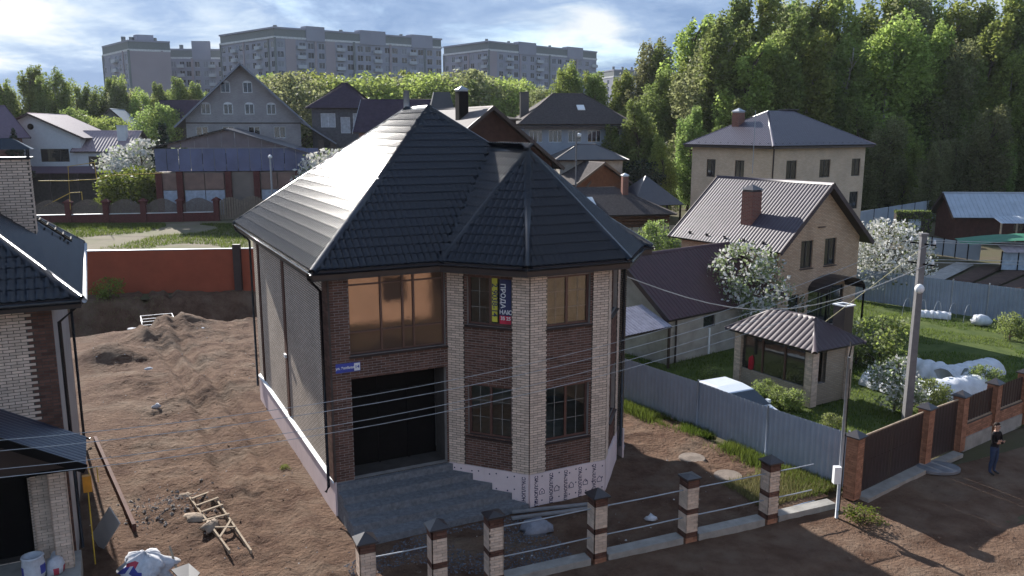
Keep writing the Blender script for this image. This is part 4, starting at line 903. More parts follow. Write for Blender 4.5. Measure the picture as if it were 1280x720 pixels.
# ================================================================== GENERIC HOUSES
M_lilac = mat('lilac_grey_metal', (.055, .043, .058), .52, var=.15, spec=.35)
M_bt2 = brick_mat('tan_brick_courses', (.54, .345, .22), (.64, .44, .30), (.28, .21, .16))
M_bt3 = brick_mat('cream_brick_courses', (.62, .455, .32), (.70, .54, .39), (.40, .31, .24))
M_btg = brick_mat('grey_brick_courses', (.30, .29, .30), (.37, .355, .36), (.24, .24, .25))
M_btr = brick_mat('red_brick_courses', (.20, .07, .05), (.27, .10, .07), (.2, .17, .15))
M_wframe = mat('white_window_frame', (.62, .64, .66), .5); M_dframe = mat('dark_window_frame', (.03, .024, .022), .5)
def house(name, label, loc, rz, w, d, h, roof, zr, wm, rm, ops=None, ov=.5, inset=None, pitch=.25, prof='wave', depth=.035, fascia=None, capm=None, fm=None, soffit=None, z0=-1.0, cat='house', ribs=True, sill=None, ridge_w=.13, nxy=(2, 1), group=None, pm=None):
    """rectangular house; front wall y=0 from x=0..w, depth d; ops = {'F':[..],'R':[..],'B':..,'L':..}"""
    o = thing(name, label, cat, loc, rz, group); ops = ops or {}; mb = MB(); fr = {'F': frame((0, 0), (w, 0)), 'R': frame((w, 0), (w, d)), 'B': frame((w, d), (0, d)), 'L': frame((0, d), (0, 0))}
    for k, (M, l) in fr.items(): wall_panel(mb, M, 0, l, z0, h, ops.get(k, ()))
    slope = None
    if roof.startswith('gable'):
        if roof.endswith('y'):
            for k in 'FB': M, l = fr[k]; mb.M = M; mb.face([(0, 0, h), (l, 0, h), (l / 2, 0, zr - .02)], 0, [(0, h), (l, h), (l / 2, zr)])
            s_ = (zr - h) / (w / 2)
        else:
            for k in 'RL': M, l = fr[k]; mb.M = M; mb.face([(0, 0, h), (l, 0, h), (l / 2, 0, zr - .02)], 0, [(0, h), (l, h), (l / 2, zr)])
            s_ = (zr - h) / (d / 2)
    else: s_ = (zr - h) / (inset if inset else min(w, d) / 2)
    mb.M = Matrix.Identity(4); mb.obj('wall', wm, o)
    ze = h - ov * s_ * .9 if roof.startswith('gable') else h + .02
    pl_, a, b_ = roof_polys(roof, -ov, w + ov, -ov, d + ov, ze, zr + .02, (inset + ov) if inset else None)
    dk = MB()
    for P in pl_: dk.slab(dedupe(P), .12)
    dk.obj('roof_deck', soffit or M_soffit, o)
    if ribs:
        for P in pl_: r = MB(); ribbed(r, dedupe(P), pitch, depth, prof, lift=.012); r.obj('roof_sheet', rm, o, smooth=(prof == 'wave'))
    else:
        for P in pl_:
            r = MB(); Q = [Vector(p) for p in dedupe(P)]; n = (Q[1] - Q[0]).cross(Q[2] - Q[0]).normalized(); n = n if n.z > 0 else -n; r.slab([q + n * .03 for q in Q], .025); r.obj('roof_covering', rm, o)
    cm = capm or rm
    if (Vector(a) - Vector(b_)).length > .1: cap_line(o, Vector(a) + Vector((0, 0, .03)), Vector(b_) + Vector((0, 0, .03)), ridge_w, cm)
    if not roof.startswith('gable'):
        for (x, y), e in (((-ov, -ov), a), ((w + ov, -ov), a if roof.endswith('y') else b_), ((-ov, d + ov), b_ if roof.endswith('y') else a), ((w + ov, d + ov), b_)): cap_line(o, (x, y, ze + .03), Vector(e) + Vector((0, 0, .03)), ridge_w, cm)
    else:
        ends = [((-ov, -ov, ze), a, (w + ov, -ov, ze)), ((-ov, d + ov, ze), b_, (w + ov, d + ov, ze))] if roof.endswith('y') else [((-ov, -ov, ze), a, (-ov, d + ov, ze)), ((w + ov, -ov, ze), b_, (w + ov, d + ov, ze))]
        for p, q, r_ in ends:
            for e in (p, r_): bd = MB(); bd.bar(Vector(e) - Vector((0, 0, .06)), Vector(q) - Vector((0, 0, .06)), .05, .24); bd.obj('barge_board', fascia or M_brown, o)
    for k, L_ in ops.items():
        for op in L_:
            nx, ny = op[4:6] if len(op) > 5 else nxy
            window(o, fr[k][0], op, .08, nx, ny, fm or M_dframe, sill=sill, pm=pm)
    return o, fr
def chimney(parent, x, y, z0, z1, w, m, capm, hood=True, name='chimney', d=None):
    d = d or w; b = MB()
    for P, Q in (((x - w / 2, y - d / 2), (x + w / 2, y - d / 2)), ((x + w / 2, y - d / 2), (x + w / 2, y + d / 2)), ((x + w / 2, y + d / 2), (x - w / 2, y + d / 2)), ((x - w / 2, y + d / 2), (x - w / 2, y - d / 2))):
        M, l = frame(P, Q); wall_panel(b, M, 0, l, z0, z1)
    c = b.obj(name, m, parent); b = MB(); e = .08
    if hood:
        b.add([(x - w / 2 - e, y - d / 2 - e, z1 + .12), (x + w / 2 + e, y - d / 2 - e, z1 + .12), (x + w / 2 + e, y + d / 2 + e, z1 + .12), (x - w / 2 - e, y + d / 2 + e, z1 + .12), (x, y, z1 + .12 + w * .4)], [(3, 2, 1, 0), (0, 1, 4), (1, 2, 4), (2, 3, 4), (3, 0, 4)])
        b.box(x - w / 2 + .02, x + w / 2 - .02, y - d / 2 + .02, y + d / 2 - .02, z1 - .01, z1 + .121)
    else: b.box(x - w / 2 - e, x + w / 2 + e, y - d / 2 - e, y + d / 2 + e, z1, z1 + .08)
    b.obj('chimney_cap', capm, c); return c
# --- tan brick gable house with lilac roof
RZ = R(33); o1 = Vector((14.04, 43.58, 0))
gops = {'F': [(1.75, 2.75, 3.55, 5.05, 2, 1), (3.75, 4.75, 3.55, 5.05, 2, 1), (3.1, 3.6, 5.75, 6.35, 1, 1), (.95, 1.85, 1.0, 2.15, 2, 1), (2.6, 5.7, 0, 2.35, 3, 1)], 'L': [(1.5, 2.5, 1.0, 2.3, 2, 1), (4.5, 5.5, 1.0, 2.3, 2, 1)]}
h1, f1 = house('gable_house', 'tan brick gable house with ribbed lilac grey metal roof behind the gazebo', o1, RZ, 6.8, 7.2, 5.1, 'gabley', 8.05, M_bt2, M_lilac, gops, .55, pitch=.22, depth=.028, prof='wave', fascia=mat('dark_maroon_board', (.045, .025, .03), .5), sill=M_brown)
c1 = chimney(h1, 1.0, 2.9, 5.0, 7.55, .75, M_btr, M_cap)
gd = MB()
for k in range(5): gd.box(-.3 + .0, -.22, .8 + k * 1.35, .95 + k * 1.35, 4.95, 5.1)
gd.obj('snow_guard', M_cap, h1)['kind'] = 'stuff'
cv = MB(); n = 10
for i in range(n):
    a0, a1 = math.pi * i / n, math.pi * (i + 1) / n; r_, cx = 1.65, 4.15
    cv.slab([(cx - r_ * math.cos(a0), -1.3, 2.3 + .75 * math.sin(a0)), (cx - r_ * math.cos(a1), -1.3, 2.3 + .75 * math.sin(a1)), (cx - r_ * math.cos(a1), -.02, 2.3 + .75 * math.sin(a1)), (cx - r_ * math.cos(a0), -.02, 2.3 + .75 * math.sin(a0))], .04)
cv.obj('porch_canopy', mat('dark_polycarbonate', (.028, .022, .024), .4), h1)
for x in (2.55, 5.75): b = MB(); b.box(x - .04, x + .04, -1.28, -1.2, 0, 2.35); b.obj('canopy_post', M_black, h1)
b = MB(); b.box(2.5, 5.8, -1.5, -.01, -.2, .15); b.obj('porch_step', M_concrete, h1)
b = MB(); b.tube([(-.8, 1.8, 2.4), (-.8, 1.8, 3.9)], .09, 8); b.tube([(-.8, 1.2, 2.4), (-.8, 1.2, 3.8)], .07, 8); b.obj('flue_pipes', M_steel, h1, smooth=True)['kind'] = 'stuff'
# --- three storey cream brick house
o2 = Vector((22.1, 72, terrain(72)))
w2 = {'F': [(1.9, 3.3, 6.45, 8.05), (6.4, 7.9, 6.45, 8.05), (11.0, 12.3, 6.45, 8.05), (1.9, 3.3, 3.4, 5.0), (6.4, 7.9, 3.4, 5.0), (11.0, 12.3, 3.4, 5.0)], 'L': [(1.9, 3.0, 6.4, 8.0), (5.3, 6.4, 6.4, 8.0), (1.7, 2.8, 3.3, 4.9), (5.3, 6.4, 3.3, 4.9)]}
h2, f2 = house('hip_roof_house', 'tall cream brick house with dark violet hip roof at the forest edge', o2, RZ, 12.9, 9.4, 9.3, 'hipx', 12.3, M_bt3, mat('violet_metal_tile', (.052, .042, .062), .36, var=.2, spec=.6), w2, .6, pitch=.25, depth=.03)
chimney(h2, 2.6, 6.3, 10.4, 12.2, .8, M_btr, M_steel); chimney(h2, 8.6, 5.6, 11.3, 12.5, 1.2, M_black, M_cap, False)
b = MB(); b.tube([(.15, -.05, 9.2), (.15, -.05, 0)], .06, 8); b.obj('downspout', M_brown, h2)
for P in ([(-.5, -.5, 9.15), (13.4, -.5, 9.15)], [(-.5, -.5, 9.15), (-.5, 9.9, 9.15)]): b = MB(); b.bar(*P, .1, .16); b.obj('gutter', M_brown, h2)
for nm, P in (('front', [(i * .9, -.28, 9.52) for i in range(15)]), ('left', [(-.28, .2 + i * .9, 9.52) for i in range(10)])):
    b = MB()
    for p in P: b.box(p[0] - .06, p[0] + .06, p[1] - .06, p[1] + .06, p[2] - .12, p[2] + .03)
    b.obj('snow_guard', M_cap, h2)['kind'] = 'stuff'
b = MB(); b.tube([Vector((-1.2, 1.0, 7)), Vector((-1.2, 1.0, 12.3))], .03, 5); b.obj('antenna_mast', M_steel, h2)
# --- dark red roofed low house with pale walls
o3 = Vector((7.33, 38.4, 0)); M_pale = mat('stained_pale_render', (.34, .31, .27), .9, var=.25, vscale=1.3, bump=.3)
h3, _ = house('low_house', 'low pale rendered house with dark maroon sheet roof behind the grey fence', o3, R(38), 8.5, 6.2, 2.45, 'gablex', 4.75, M_pale, mat('maroon_sheet', (.055, .018, .022), .5, var=.2), {'F': [(2.6, 3.5, 1.35, 1.95, 1, 1)]}, .35, pitch=.25, depth=.03, prof='trap')
b = MB(); b.box(3.0, 3.1, -.06, -.001, 0, 1.3); b.obj('wall_pipe', M_white, h3); b = MB(); b.tube([(.5, -.1, 0), (.5, -.1, 2.4)], .05, 6); b.obj('downspout', M_brown, h3)
sh = thing('lean_to', 'small lean-to with pale ribbed roof against the low pale house', 'lean-to', Vector((5.6, 37.4, 0)), R(38))
b = MB(); ribbed(b, [(-1.6, -.9, 2.0), (1.6, -.9, 2.0), (1.6, 1.0, 2.7), (-1.6, 1.0, 2.7)], .2, .04, 'wave'); b.obj('roof_sheet', mat('pale_lilac_metal', (.30, .28, .33), .4), sh, smooth=True); b = MB(); b.slab([(-1.6, -.9, 1.98), (1.6, -.9, 1.98), (1.6, 1.0, 2.68), (-1.6, 1.0, 2.68)], .06); b.obj('deck', M_brown, sh)
for x in (-1.5, 1.5): b = MB(); b.box(x - .05, x + .05, -.85, -.75, 0, 2.0); b.obj('post', M_brown, sh)
# --- gazebo
gz = thing('brick_gazebo', 'brick gazebo with ribbed brown hip roof and dark metal flue', 'gazebo', Vector((11.9, 32.0, 0)), R(31))
GW, GD, GE = 2.5, 4.2, 2.4
for x, y in ((.2, .2), (GW - .2, .2), (.2, GD - .2), (GW - .2, GD - .2), ): faced_post(gz, x, y, 0, 32, 'red' if False else 'light', [], .38, 'pier', limit=0 if y > 1 else 60)
M_gzb = brick_mat('gazebo_brick', (.33, .26, .19), (.41, .33, .25), (.25, .22, .2))
def solid_wall(parent, P, Q, z0, z1, m, nm='low_wall', th=.2):
    b = MB(); M, l = frame(P, Q); wall_panel(b, M, 0, l, z0, z1); M2, _ = frame(Q, P); wall_panel(b, T(*(Vector((0, 0, 0)))) @ M2 @ T(0, -th, 0) if False else Matrix.Translation(M.to_3x3() @ Vector((0, th, 0))) @ M2, 0, l, z0, z1)
    b.M = M; b.face([(0, 0, z1), (l, 0, z1), (l, th, z1), (0, th, z1)]); b.M = Matrix.Identity(4); return b.obj(nm, m, parent)
solid_wall(gz, (.1, GD - .4), (.1, .4), 0, .75, M_gzb); solid_wall(gz, (.4, .1), (.95, .1), 0, .9, M_gzb); solid_wall(gz, (.95, .1), (GW - .4, .1), 0, 2.4, M_gzb, 'wall'); solid_wall(gz, (GW - .1, .4), (GW - .1, GD - .4), 0, 2.4, M_gzb, 'wall'); solid_wall(gz, (GW - .4, GD - .1), (.4, GD - .1), 0, 2.4, M_gzb, 'wall')
b = MB(); b.box(.3, GW - .3, .3, GD - .3, -.1, .12); b.obj('floor', M_concrete, gz)
b = MB(); b.M = T(.2, 2.15, 0); b.box(-.03, .03, -1.75, 1.75, .76, 2.38); b.obj('glazing', glass_mat('gazebo_glass', (.02, .02, .022)), gz)
for y in (.42, 1.5, 2.7, 3.85): b = MB(); b.box(.13, .27, y - .04, y + .04, .76, 2.4); b.obj('mullion', M_frame, gz)
pl_, a, b_ = roof_polys('hipy', -.28, GW + .28, -.28, GD + .28, GE, 3.35, 1.3)
M_gzr = mat('brown_lilac_metal', (.060, .042, .049), .50, var=.15, spec=.35)
for P in pl_: r = MB(); ribbed(r, dedupe(P), .27, .036, 'wave', lift=.02); r.obj('roof_sheet', M_gzr, gz, smooth=True)
dk = MB()
for P in pl_: dk.slab(dedupe(P), .08)
dk.obj('roof_deck', M_soffit, gz); cap_line(gz, a, b_, .14, M_gzr)
for c_, e in (((-.28, -.28), a), ((GW + .28, -.28), a), ((-.28, GD + .28), b_), ((GW + .28, GD + .28), b_)): cap_line(gz, (*c_, GE + .03), e, .12, M_gzr)
b = MB(); b.M = T(.75, -.62, 0); b.box(GW - 1.15, GW - .6, .9, 1.45, 2.3, 3.85); fo = b.obj('flue', M_cap, gz); b = MB(); b.M = T(.75, -.62, .1); b.box(GW - 1.2, GW - .55, .85, .95, 3.752, 3.8); b.box(GW - 1.2, GW - .55, 1.4, 1.5, 3.752, 3.8); b.box(GW - 1.2, GW - 1.1, .95, 1.4, 3.752, 3.8); b.box(GW - .65, GW - .55, .95, 1.4, 3.752, 3.8); b.obj('flue_rim', M_white, fo)
# --- things in the neighbour's yard
rc = lump('red_coat', [(.05, 0), (.16, .06), (.18, .3), (.14, .55), (.06, .62), (.02, .64)], Vector((10.35, 34.9, .75)), 10, .5, mat('red_cloth', (.42, .02, .035), .8), .9, .6, 4, label='bright red cloth hanging by the corner of the brick gazebo', cat='cloth')
for p, lab, c in (((858, 445), 'blue and white bucket stack beside the low pale house', (.35, .42, .55)), ((872, 440), 'grey barrel standing next to the blue and white buckets', (.2, .21, .24))):
    m = MB(); m.lathe([(.22, 0), (.27, .25), (.26, .55), (.23, .8), (.2, .82)], (0, 0, 0), 12); o = m.obj('barrel', mat('barrel' + lab[:4], c, .5)); o.location = G(*p); tag(o, lab, 'barrel'); o.data.polygons.foreach_set('use_smooth', [True] * len(o.data.polygons))
# white car behind the grey fence
car = thing('parked_car', 'white hatchback parked behind the grey sheet fence', 'car', UV(15.35, .9), ANG - R(90))
M_car = mat('white_car_paint', (.62, .66, .72), .25, var=.03, coat=.5); M_cg = glass_mat('car_glass', (.012, .014, .02))
prof = [(-2.0, .35), (2.0, .35), (2.1, .55), (2.05, .78), (1.15, .98), (.35, 1.42), (-.2, 1.5), (-1.2, 1.47), (-1.85, 1.05), (-2.08, .9), (-2.1, .5)]
def hw_(z): return .84 if z < 1.0 else .84 - (z - 1.0) * .42
b = MB(); n = len(prof); V = [(x, -hw_(z), z) for x, z in prof] + [(x, hw_(z), z) for x, z in prof]; b.add(V, [tuple(range(n)), tuple(range(n, 2 * n))[::-1]] + [(i, i + n, (i + 1) % n + n, (i + 1) % n) for i in range(n)])
bo = b.obj('body', M_car, car); bv = bo.modifiers.new('b', 'BEVEL'); bv.width = .06; bv.segments = 3; bv.limit_method = 'ANGLE'
for nm, P in (('windscreen', [(1.1, -.76, 1.02), (1.1, .76, 1.02), (.42, .62, 1.40), (.42, -.62, 1.40)]), ('rear_window', [(-1.80, .72, 1.10), (-1.80, -.72, 1.10), (-1.28, -.62, 1.42), (-1.28, .62, 1.42)])): b = MB(); b.slab([Vector(p) + Vector((.03 if nm[0] == 'w' else -.03, 0, .012)) for p in P], .01); b.obj(nm, M_cg, car)
for s_ in (-1, 1):
    for xa, xb, xc, xd in ((.85, .05, .05, .32), (-.05, -1.45, -1.1, -.05)): b = MB(); y = .845 * s_; b.add([(xa, y, 1.0), (xb, y, 1.0), (xc, s_ * (hw_(1.38) + .01), 1.38), (xd, s_ * (hw_(1.38) + .01), 1.38)], [(0, 1, 2, 3)]); b.obj('side_window', M_cg, car)
    b = MB(); b.box(.78, .95, s_ * .86 if s_ > 0 else -.98, s_ * .86 + .12 if s_ > 0 else -.86, .98, 1.1); b.obj('mirror', M_car, car)
    b = MB(); b.box(2.02, 2.09, s_ * .6 - .15, s_ * .6 + .15, .62, .76); b.obj('headlight', M_white, car)
    for x in (-1.3, 1.3):
        b = MB(); b.M = T(x, s_ * .76, .32) @ Matrix.Rotation(R(90), 4, 'X'); b.lathe([(.2, -.1), (.32, -.1), (.33, 0), (.32, .1), (.2, .1)], (0, 0, 0), 18); b.M = Matrix.Identity(4); wo = b.obj('wheel', M_black, car)
        b = MB(); b.M = T(x, s_ * .79, .32) @ Matrix.Rotation(R(90), 4, 'X'); b.lathe([(.2, -.1), (.19, .1)], (0, 0, 0), 14); b.M = Matrix.Identity(4); b.obj('rim', M_steel, wo)
# plant tunnels under white fleece
M_fleece = mat('white_fleece', (.58, .60, .64), .8, var=.12, vscale=3, bump=.5, bscale=6)
def tunnel(px0, px1, r, lab, seed):
    a, b_ = G(*px0), G(*px1); d = (b_ - a); l = d.length; d.normalize(); s_ = Vector((-d.y, d.x, 0)); V = []; n = 14; k = 28
    for i in range(k + 1):
        t = i / k; arch = 1 - .14 * (1 - abs(math.cos(t * math.pi * 5))) ; rr = r * arch * (1 if 0 < i < k else .93)
        for j in range(n + 1):
            an = math.pi * j / n; q = rr * (1 + .07 * mnoise.noise(Vector((t * 16 + seed, an * 2.5, 0))))
            V.append(a + d * (t * l) + s_ * (math.cos(an) * q * 1.05) + Vector((0, 0, math.sin(an) * q)))
    F = [(i * (n + 1) + j, i * (n + 1) + j + 1, (i + 1) * (n + 1) + j + 1, (i + 1) * (n + 1) + j) for i in range(k) for j in range(n)] + [tuple(range(n + 1)), tuple(range(k * (n + 1), (k + 1) * (n + 1)))[::-1]]
    b = MB(); b.add(V, F); tag(b.obj('plant_tunnel', M_fleece, None, smooth=True), lab, 'plant tunnel', 'white fleece covered plant tunnels')
tunnel((1085, 478), (1170, 505), .62, 'crumpled white fleece tunnel behind the concrete pole', 1); tunnel((1128, 462), (1205, 478), .7, 'long rounded white fleece tunnel by the garden bed', 5)
tunnel((1140, 500), (1222, 488), .72, 'white fleece tunnel close behind the brown fence panels', 9); tunnel((1178, 478), (1240, 464), .66, 'white fleece tunnel ending at the brown fence corner', 13); tunnel((1150, 395), (1188, 398), .4, 'low white fleece tunnel by the ribbed garden fence', 17)
lump('film_bundle', [(.05, 0), (.45, .03), (.5, .25), (.35, .5), (.05, .6)], G(1225, 406), 14, .5, M_fleece, 1.1, .8, 21, label='rolled bundle of plastic film on the lawn by the ribbed fence', cat='film bundle')
for k in range(5):
    p = G(1135 + k * 19, 393 + k * 2.2); b = MB(); b.tube([p + Vector((-.1 + .5 * math.cos(an), .5 * math.cos(an), 1.0 * math.sin(an))) for an in [math.pi * i / 10 for i in range(11)]], .018, 5); tag(b.obj('garden_hoop', M_steel), 'thin bare hoop of the garden tunnel on the lawn', 'hoop', 'bare garden hoops')
# ribbed garden fence on the right
rf = thing('ribbed_fence', 'tall grey ribbed sheet fence along the far side of the lawn', 'fence', G(1040, 372)); A_, B_ = G(1030, 368), G(1330, 412); nb = 7
for i in range(nb):
    p, q = A_.lerp(B_, i / nb) - rf.location, A_.lerp(B_, (i + 1) / nb) - rf.location; b = MB(); ribbed(b, [p, q, q + Vector((0, 0, 2.0)), p + Vector((0, 0, 2.0))], .23, .05, 'trap'); b.obj('sheet_panel', M_greyfence, rf); b = MB(); b.tube([p + Vector((0, -.06, 0)), p + Vector((0, -.06, 2.1))], .04, 6); b.obj('post', M_steel, rf)
# garden beds beyond it
M_bed = mat('garden_bed_soil', (.085, .055, .045), .95, var=.3, vscale=2, bump=.7, bscale=12); M_path = mat('pale_garden_path', (.33, .31, .29), .95, var=.2)
for k in range(6):
    a, b_ = G(1150 + k * 32, 356 + k * 4), G(1205 + k * 36, 330 + k * 3.2); d = (b_ - a); s_ = Vector((-d.y, d.x, 0)).normalized() * .75; b = MB()
    z_ = Vector((0, 0, .12)); b.add([a + s_, a - s_, b_ - s_, b_ + s_, a + s_ * .75 + z_, a - s_ * .75 + z_, b_ - s_ * .75 + z_, b_ + s_ * .75 + z_], [(4, 5, 6, 7), (0, 1, 5, 4), (1, 2, 6, 5), (2, 3, 7, 6), (3, 0, 4, 7)]); tag(b.obj('garden_bed', M_path if k == 0 else M_bed), 'pale boarded path beside the garden beds' if k == 0 else 'dug brown garden bed beyond the ribbed fence', 'garden bed', None if k == 0 else 'dug garden beds')
# shed, carport, white fence at the forest edge
shd, _ = house('wooden_shed', 'dark brown board shed with pale blue metal gable roof at the forest edge', G(1192, 300), R(-3), 8.5, 4.2, 2.6, 'gablex', 4.4, mat('dark_brown_boards', (.075, .035, .028), .8, var=.25, vscale=3), mat('pale_blue_metal', (.36, .41, .48), .5, var=.12, vscale=1.5), {'F': [(5.5, 6.5, .9, 1.9, 2, 1)]}, .5, pitch=.4, depth=.03, prof='seam', cat='shed', capm=M_steel)
sh2 = thing('shed_lean_to', 'small lean-to roof on posts at the side of the brown shed', 'lean-to', G(1262, 306), R(-3))
b = MB(); ribbed(b, [(-1.5, -1, 2.1), (1.5, -1, 2.1), (1.5, .9, 2.6), (-1.5, .9, 2.6)], .4, .03, 'seam'); b.obj('roof_sheet', MATS['pale_blue_metal'], sh2)
for x in (-1.4, 0, 1.4): b = MB(); b.box(x - .06, x + .06, -.95, -.83, 0, 2.1); b.obj('post', M_wood, sh2)
cp = thing('tarp_carport', 'low garden shelter with pale panels and green tarpaulin roof', 'shelter', G(1236, 333), R(-8))
M_tarp = mat('green_tarpaulin', (.03, .16, .09), .6, var=.2); V = []; n = 12
for i in range(n + 1):
    t = i / n
    for j in range(7): y = -1.6 + j * .55; V.append((-2.2 + 8 * t, y, 1.9 + .5 * math.sin(t * 2.2) + .12 * math.sin(j * 1.4) + .05 * mnoise.noise(Vector((t * 9, j, 0)))))
b = MB(); b.add(V, [(i * 7 + j, i * 7 + j + 1, (i + 1) * 7 + j + 1, (i + 1) * 7 + j) for i in range(n) for j in range(6)]); b.obj('tarpaulin', M_tarp, cp, smooth=True)
b = MB(); ribbed(b, [(0, -2.6, 1.5), (6, -2.6, 1.55), (6, -.4, 2.1), (0, -.4, 2.0)], .5, .02, 'seam'); b.obj('roof_sheet', mat('pink_grey_sheet', (.30, .25, .26), .6), cp)
for k in range(5): b = MB(); b.box(.02 + k * 1.2, 1.14 + k * 1.2, -2.2, -2.16, .1, 1.5); b.obj('side_panel', mat('pale_blue_panel', (.34, .42, .50), .5), cp)
for k in range(6): b = MB(); b.box(-.05 + k * 1.2, .01 + k * 1.2, -2.25, -2.15, 0, 1.55); b.obj('post', M_black, cp)
def panel_fence(name, lab, pa, pb, n, h, m, gap=.06, cat='fence'):
    o = thing(name, lab, cat, G(*pa)); a, b_ = Vector((0, 0, 0)), G(*pb) - G(*pa); d = b_.normalized()
    for i in range(n):
        p, q = a.lerp(b_, i / n) + d * gap, a.lerp(b_, (i + 1) / n) - d * gap; b = MB(); b.bar(p + Vector((0, 0, h / 2)), q + Vector((0, 0, h / 2)), .05, h - .1); b.obj('panel', m, o); b = MB(); r_ = a.lerp(b_, i / n); b.bar(r_, r_ + Vector((0, 0, h + .05)), .08, .08); b.obj('post', M_black, o)
    return o
M_palep = mat('pale_grey_panel', (.34, .38, .43), .6, var=.12, vscale=1)
panel_fence('panel_fence', 'pale grey panel fence running back to the brown shed', (1072, 292), (1186, 270), 7, 2.3, M_palep); panel_fence('panel_fence', 'pale panel fence in front of the brown shed yard', (1135, 313), (1225, 327), 6, 1.5, M_palep)
hg = thing('ivy_wall', 'ivy covered garden wall with a pale square window', 'wall', G(1118, 300)); b = MB(); b.box(0, 3.4, 0, .5, 0, 2.7); b.obj('wall', M_mortd, hg); b = MB(); b.box(1.2, 2.4, -.05, -.002, 1.0, 2.0); b.obj('window', M_palep, hg); b = MB(); b.box(1.78, 1.82, -.06, -.051, 1.0, 2.0); b.obj('window_bar', M_black, hg)
# --- log house with shingle roof behind the main house
M_shin = mat('brown_grey_shingle', (.065, .055, .055), .85, var=.35, vscale=5, bump=.6, bscale=9); M_log = mat('brown_log', (.13, .058, .03), .7, var=.25, vscale=3)
o4 = AT(842, 262, 78); o4.z = terrain(78)
h4, _ = house('log_house', 'single storey brown log house with grey shingle hip roof and skylight', Vector((o4.x - 12.2, 78 - 3.0, terrain(78))), R(12), 12, 8, 2.9, 'hipx', 5.1, M_log, M_shin, {'F': [(9.2, 10.4, 1.0, 2.2)]}, .5, ribs=False)
for k in range(9): b = MB(); b.tube([(.1, -.02, .25 + k * .3), (11.9, -.02, .25 + k * .3)], .14, 8, cap=True); b.obj('log', M_log, h4, smooth=True)
sk = MB(); Mp, _ = plane_frame([(-.5, -.5, 2.92), (12.5, -.5, 2.92), (8, 4, 5.1)]); sk.M = Mp; sk.box(4.2, 5.7, 1.7, 3.1, .03, .14); sk.M = Matrix.Identity(4); sk.obj('skylight', M_white, h4)
chimney(h4, 8.6, 2.9, 3.6, 6.2, .55, M_btr, M_white)
py = thing('pyramid_pavilion', 'open pavilion with dark pyramid roof beside the log house', 'pavilion', AT(792, 300, 86) * 1.0, R(20)); py.location.z = terrain(86)
for i, (P) in enumerate(([(-.3, -.3, 2.7), (5.7, -.3, 2.7), (2.7, 2.7, 5.6)], [(5.7, -.3, 2.7), (5.7, 5.7, 2.7), (2.7, 2.7, 5.6)], [(5.7, 5.7, 2.7), (-.3, 5.7, 2.7), (2.7, 2.7, 5.6)], [(-.3, 5.7, 2.7), (-.3, -.3, 2.7), (2.7, 2.7, 5.6)])): b = MB(); b.slab(P, .08); b.obj('roof_plane', mat('blue_black_roof', (.022, .026, .042), .3, spec=.8), py)
for x, y in ((0, 0), (5.4, 0), (5.4, 5.4), (0, 5.4), (2.7, 0), (5.4, 2.7)): b = MB(); b.box(x - .08, x + .08, y - .08, y + .08, -.2, 2.7); b.obj('post', M_black, py)
panel_fence('board_fence', 'beige board fence in front of the log house', (780, 312), (852, 307), 8, 2.0, mat('beige_board', (.36, .30, .22), .8, var=.2), .02)
wr, _ = house('white_roof_house', 'long outbuilding with bright white metal roof and three snow stops', Vector((AT(704, 250, 92).x, 92, terrain(92))), R(38), 5.2, 7, 4.0, 'gabley', 6.3, M_btr, mat('white_metal_roof', (.45, .48, .52), .4, var=.05), None, .3, pitch=.5, depth=.03, prof='seam')
for k in range(3): b = MB(); b.box(.5, .75, 1.2 + k * 2.0, 1.45 + k * 2.0, 4.55, 4.95); b.obj('snow_stop', M_black, wr)
wr.location = Vector((AT(750, 217, 90).x - 2.6 * math.cos(R(38)) , 88.5, terrain(90)))
h5, _ = house('brown_gable_house', 'tall dark brown timber gable house directly behind the main roof', Vector((AT(612, 133, 62).x - 5.2 * math.cos(ANG), 62 - 5.2 * math.sin(ANG), .1)), ANG, 10.4, 11, 8.4, 'gabley', 12.4, mat('dark_log_boards', (.055, .026, .020), .7, var=.3, vscale=2), mat('grey_brown_roofing', (.14, .125, .125), .75, var=.15), {'F': [(4.6, 5.8, 9.6, 10.9, 1, 1), (2.0, 3.2, 5.4, 6.9), (7.2, 8.4, 5.4, 6.9)]}, .7, ribs=False)
for k in range(12): b = MB(); b.box(.2, 10.2, -.05, -.004, 5.2 + k * .3, 5.44 + k * .3) if k < 10 else None; b.obj('board', MATS['dark_log_boards'], h5) if k < 10 else None
chimney(h5, 4.3, 3.0, 10.0, 13.6, .75, M_black, M_steel)
h6, _ = house('grey_hip_house', 'pale blue grey house with brown shingle hip roof and a row of white windows', Vector((AT(655, 157, 100).x, 100, terrain(100))), R(8), 12.5, 10, 10.7, 'hipx', 14.4, mat('pale_blue_siding', (.30, .34, .40), .7, var=.08, vscale=1), M_shin, {'F': [(.6 + i * 2.35, 2.2 + i * 2.35, 8.6, 10.0, 3, 1) for i in range(5)] + [(.6 + i * 2.35, 2.2 + i * 2.35, 5.4, 6.8, 3, 1) for i in range(5)]}, .8, ribs=False, fm=M_wframe, inset=4.4)
chimney(h6, .7, 4.4, 11.5, 14.5, 1.0, M_cap, M_cap, False); b = MB(); b.box(-.9, 13.4, -.95, -.2, 10.2, 10.5); b.obj('eave_skirt', M_shin, h6)
sk = MB(); Mp, _ = plane_frame([(-.8, -.8, 10.72), (13.3, -.8, 10.72), (8, 5, 14.4)]); sk.M = Mp; sk.box(7.6, 8.5, 3.0, 4.1, .03, .12); sk.M = Matrix.Identity(4); sk.obj('skylight', M_white, h6)
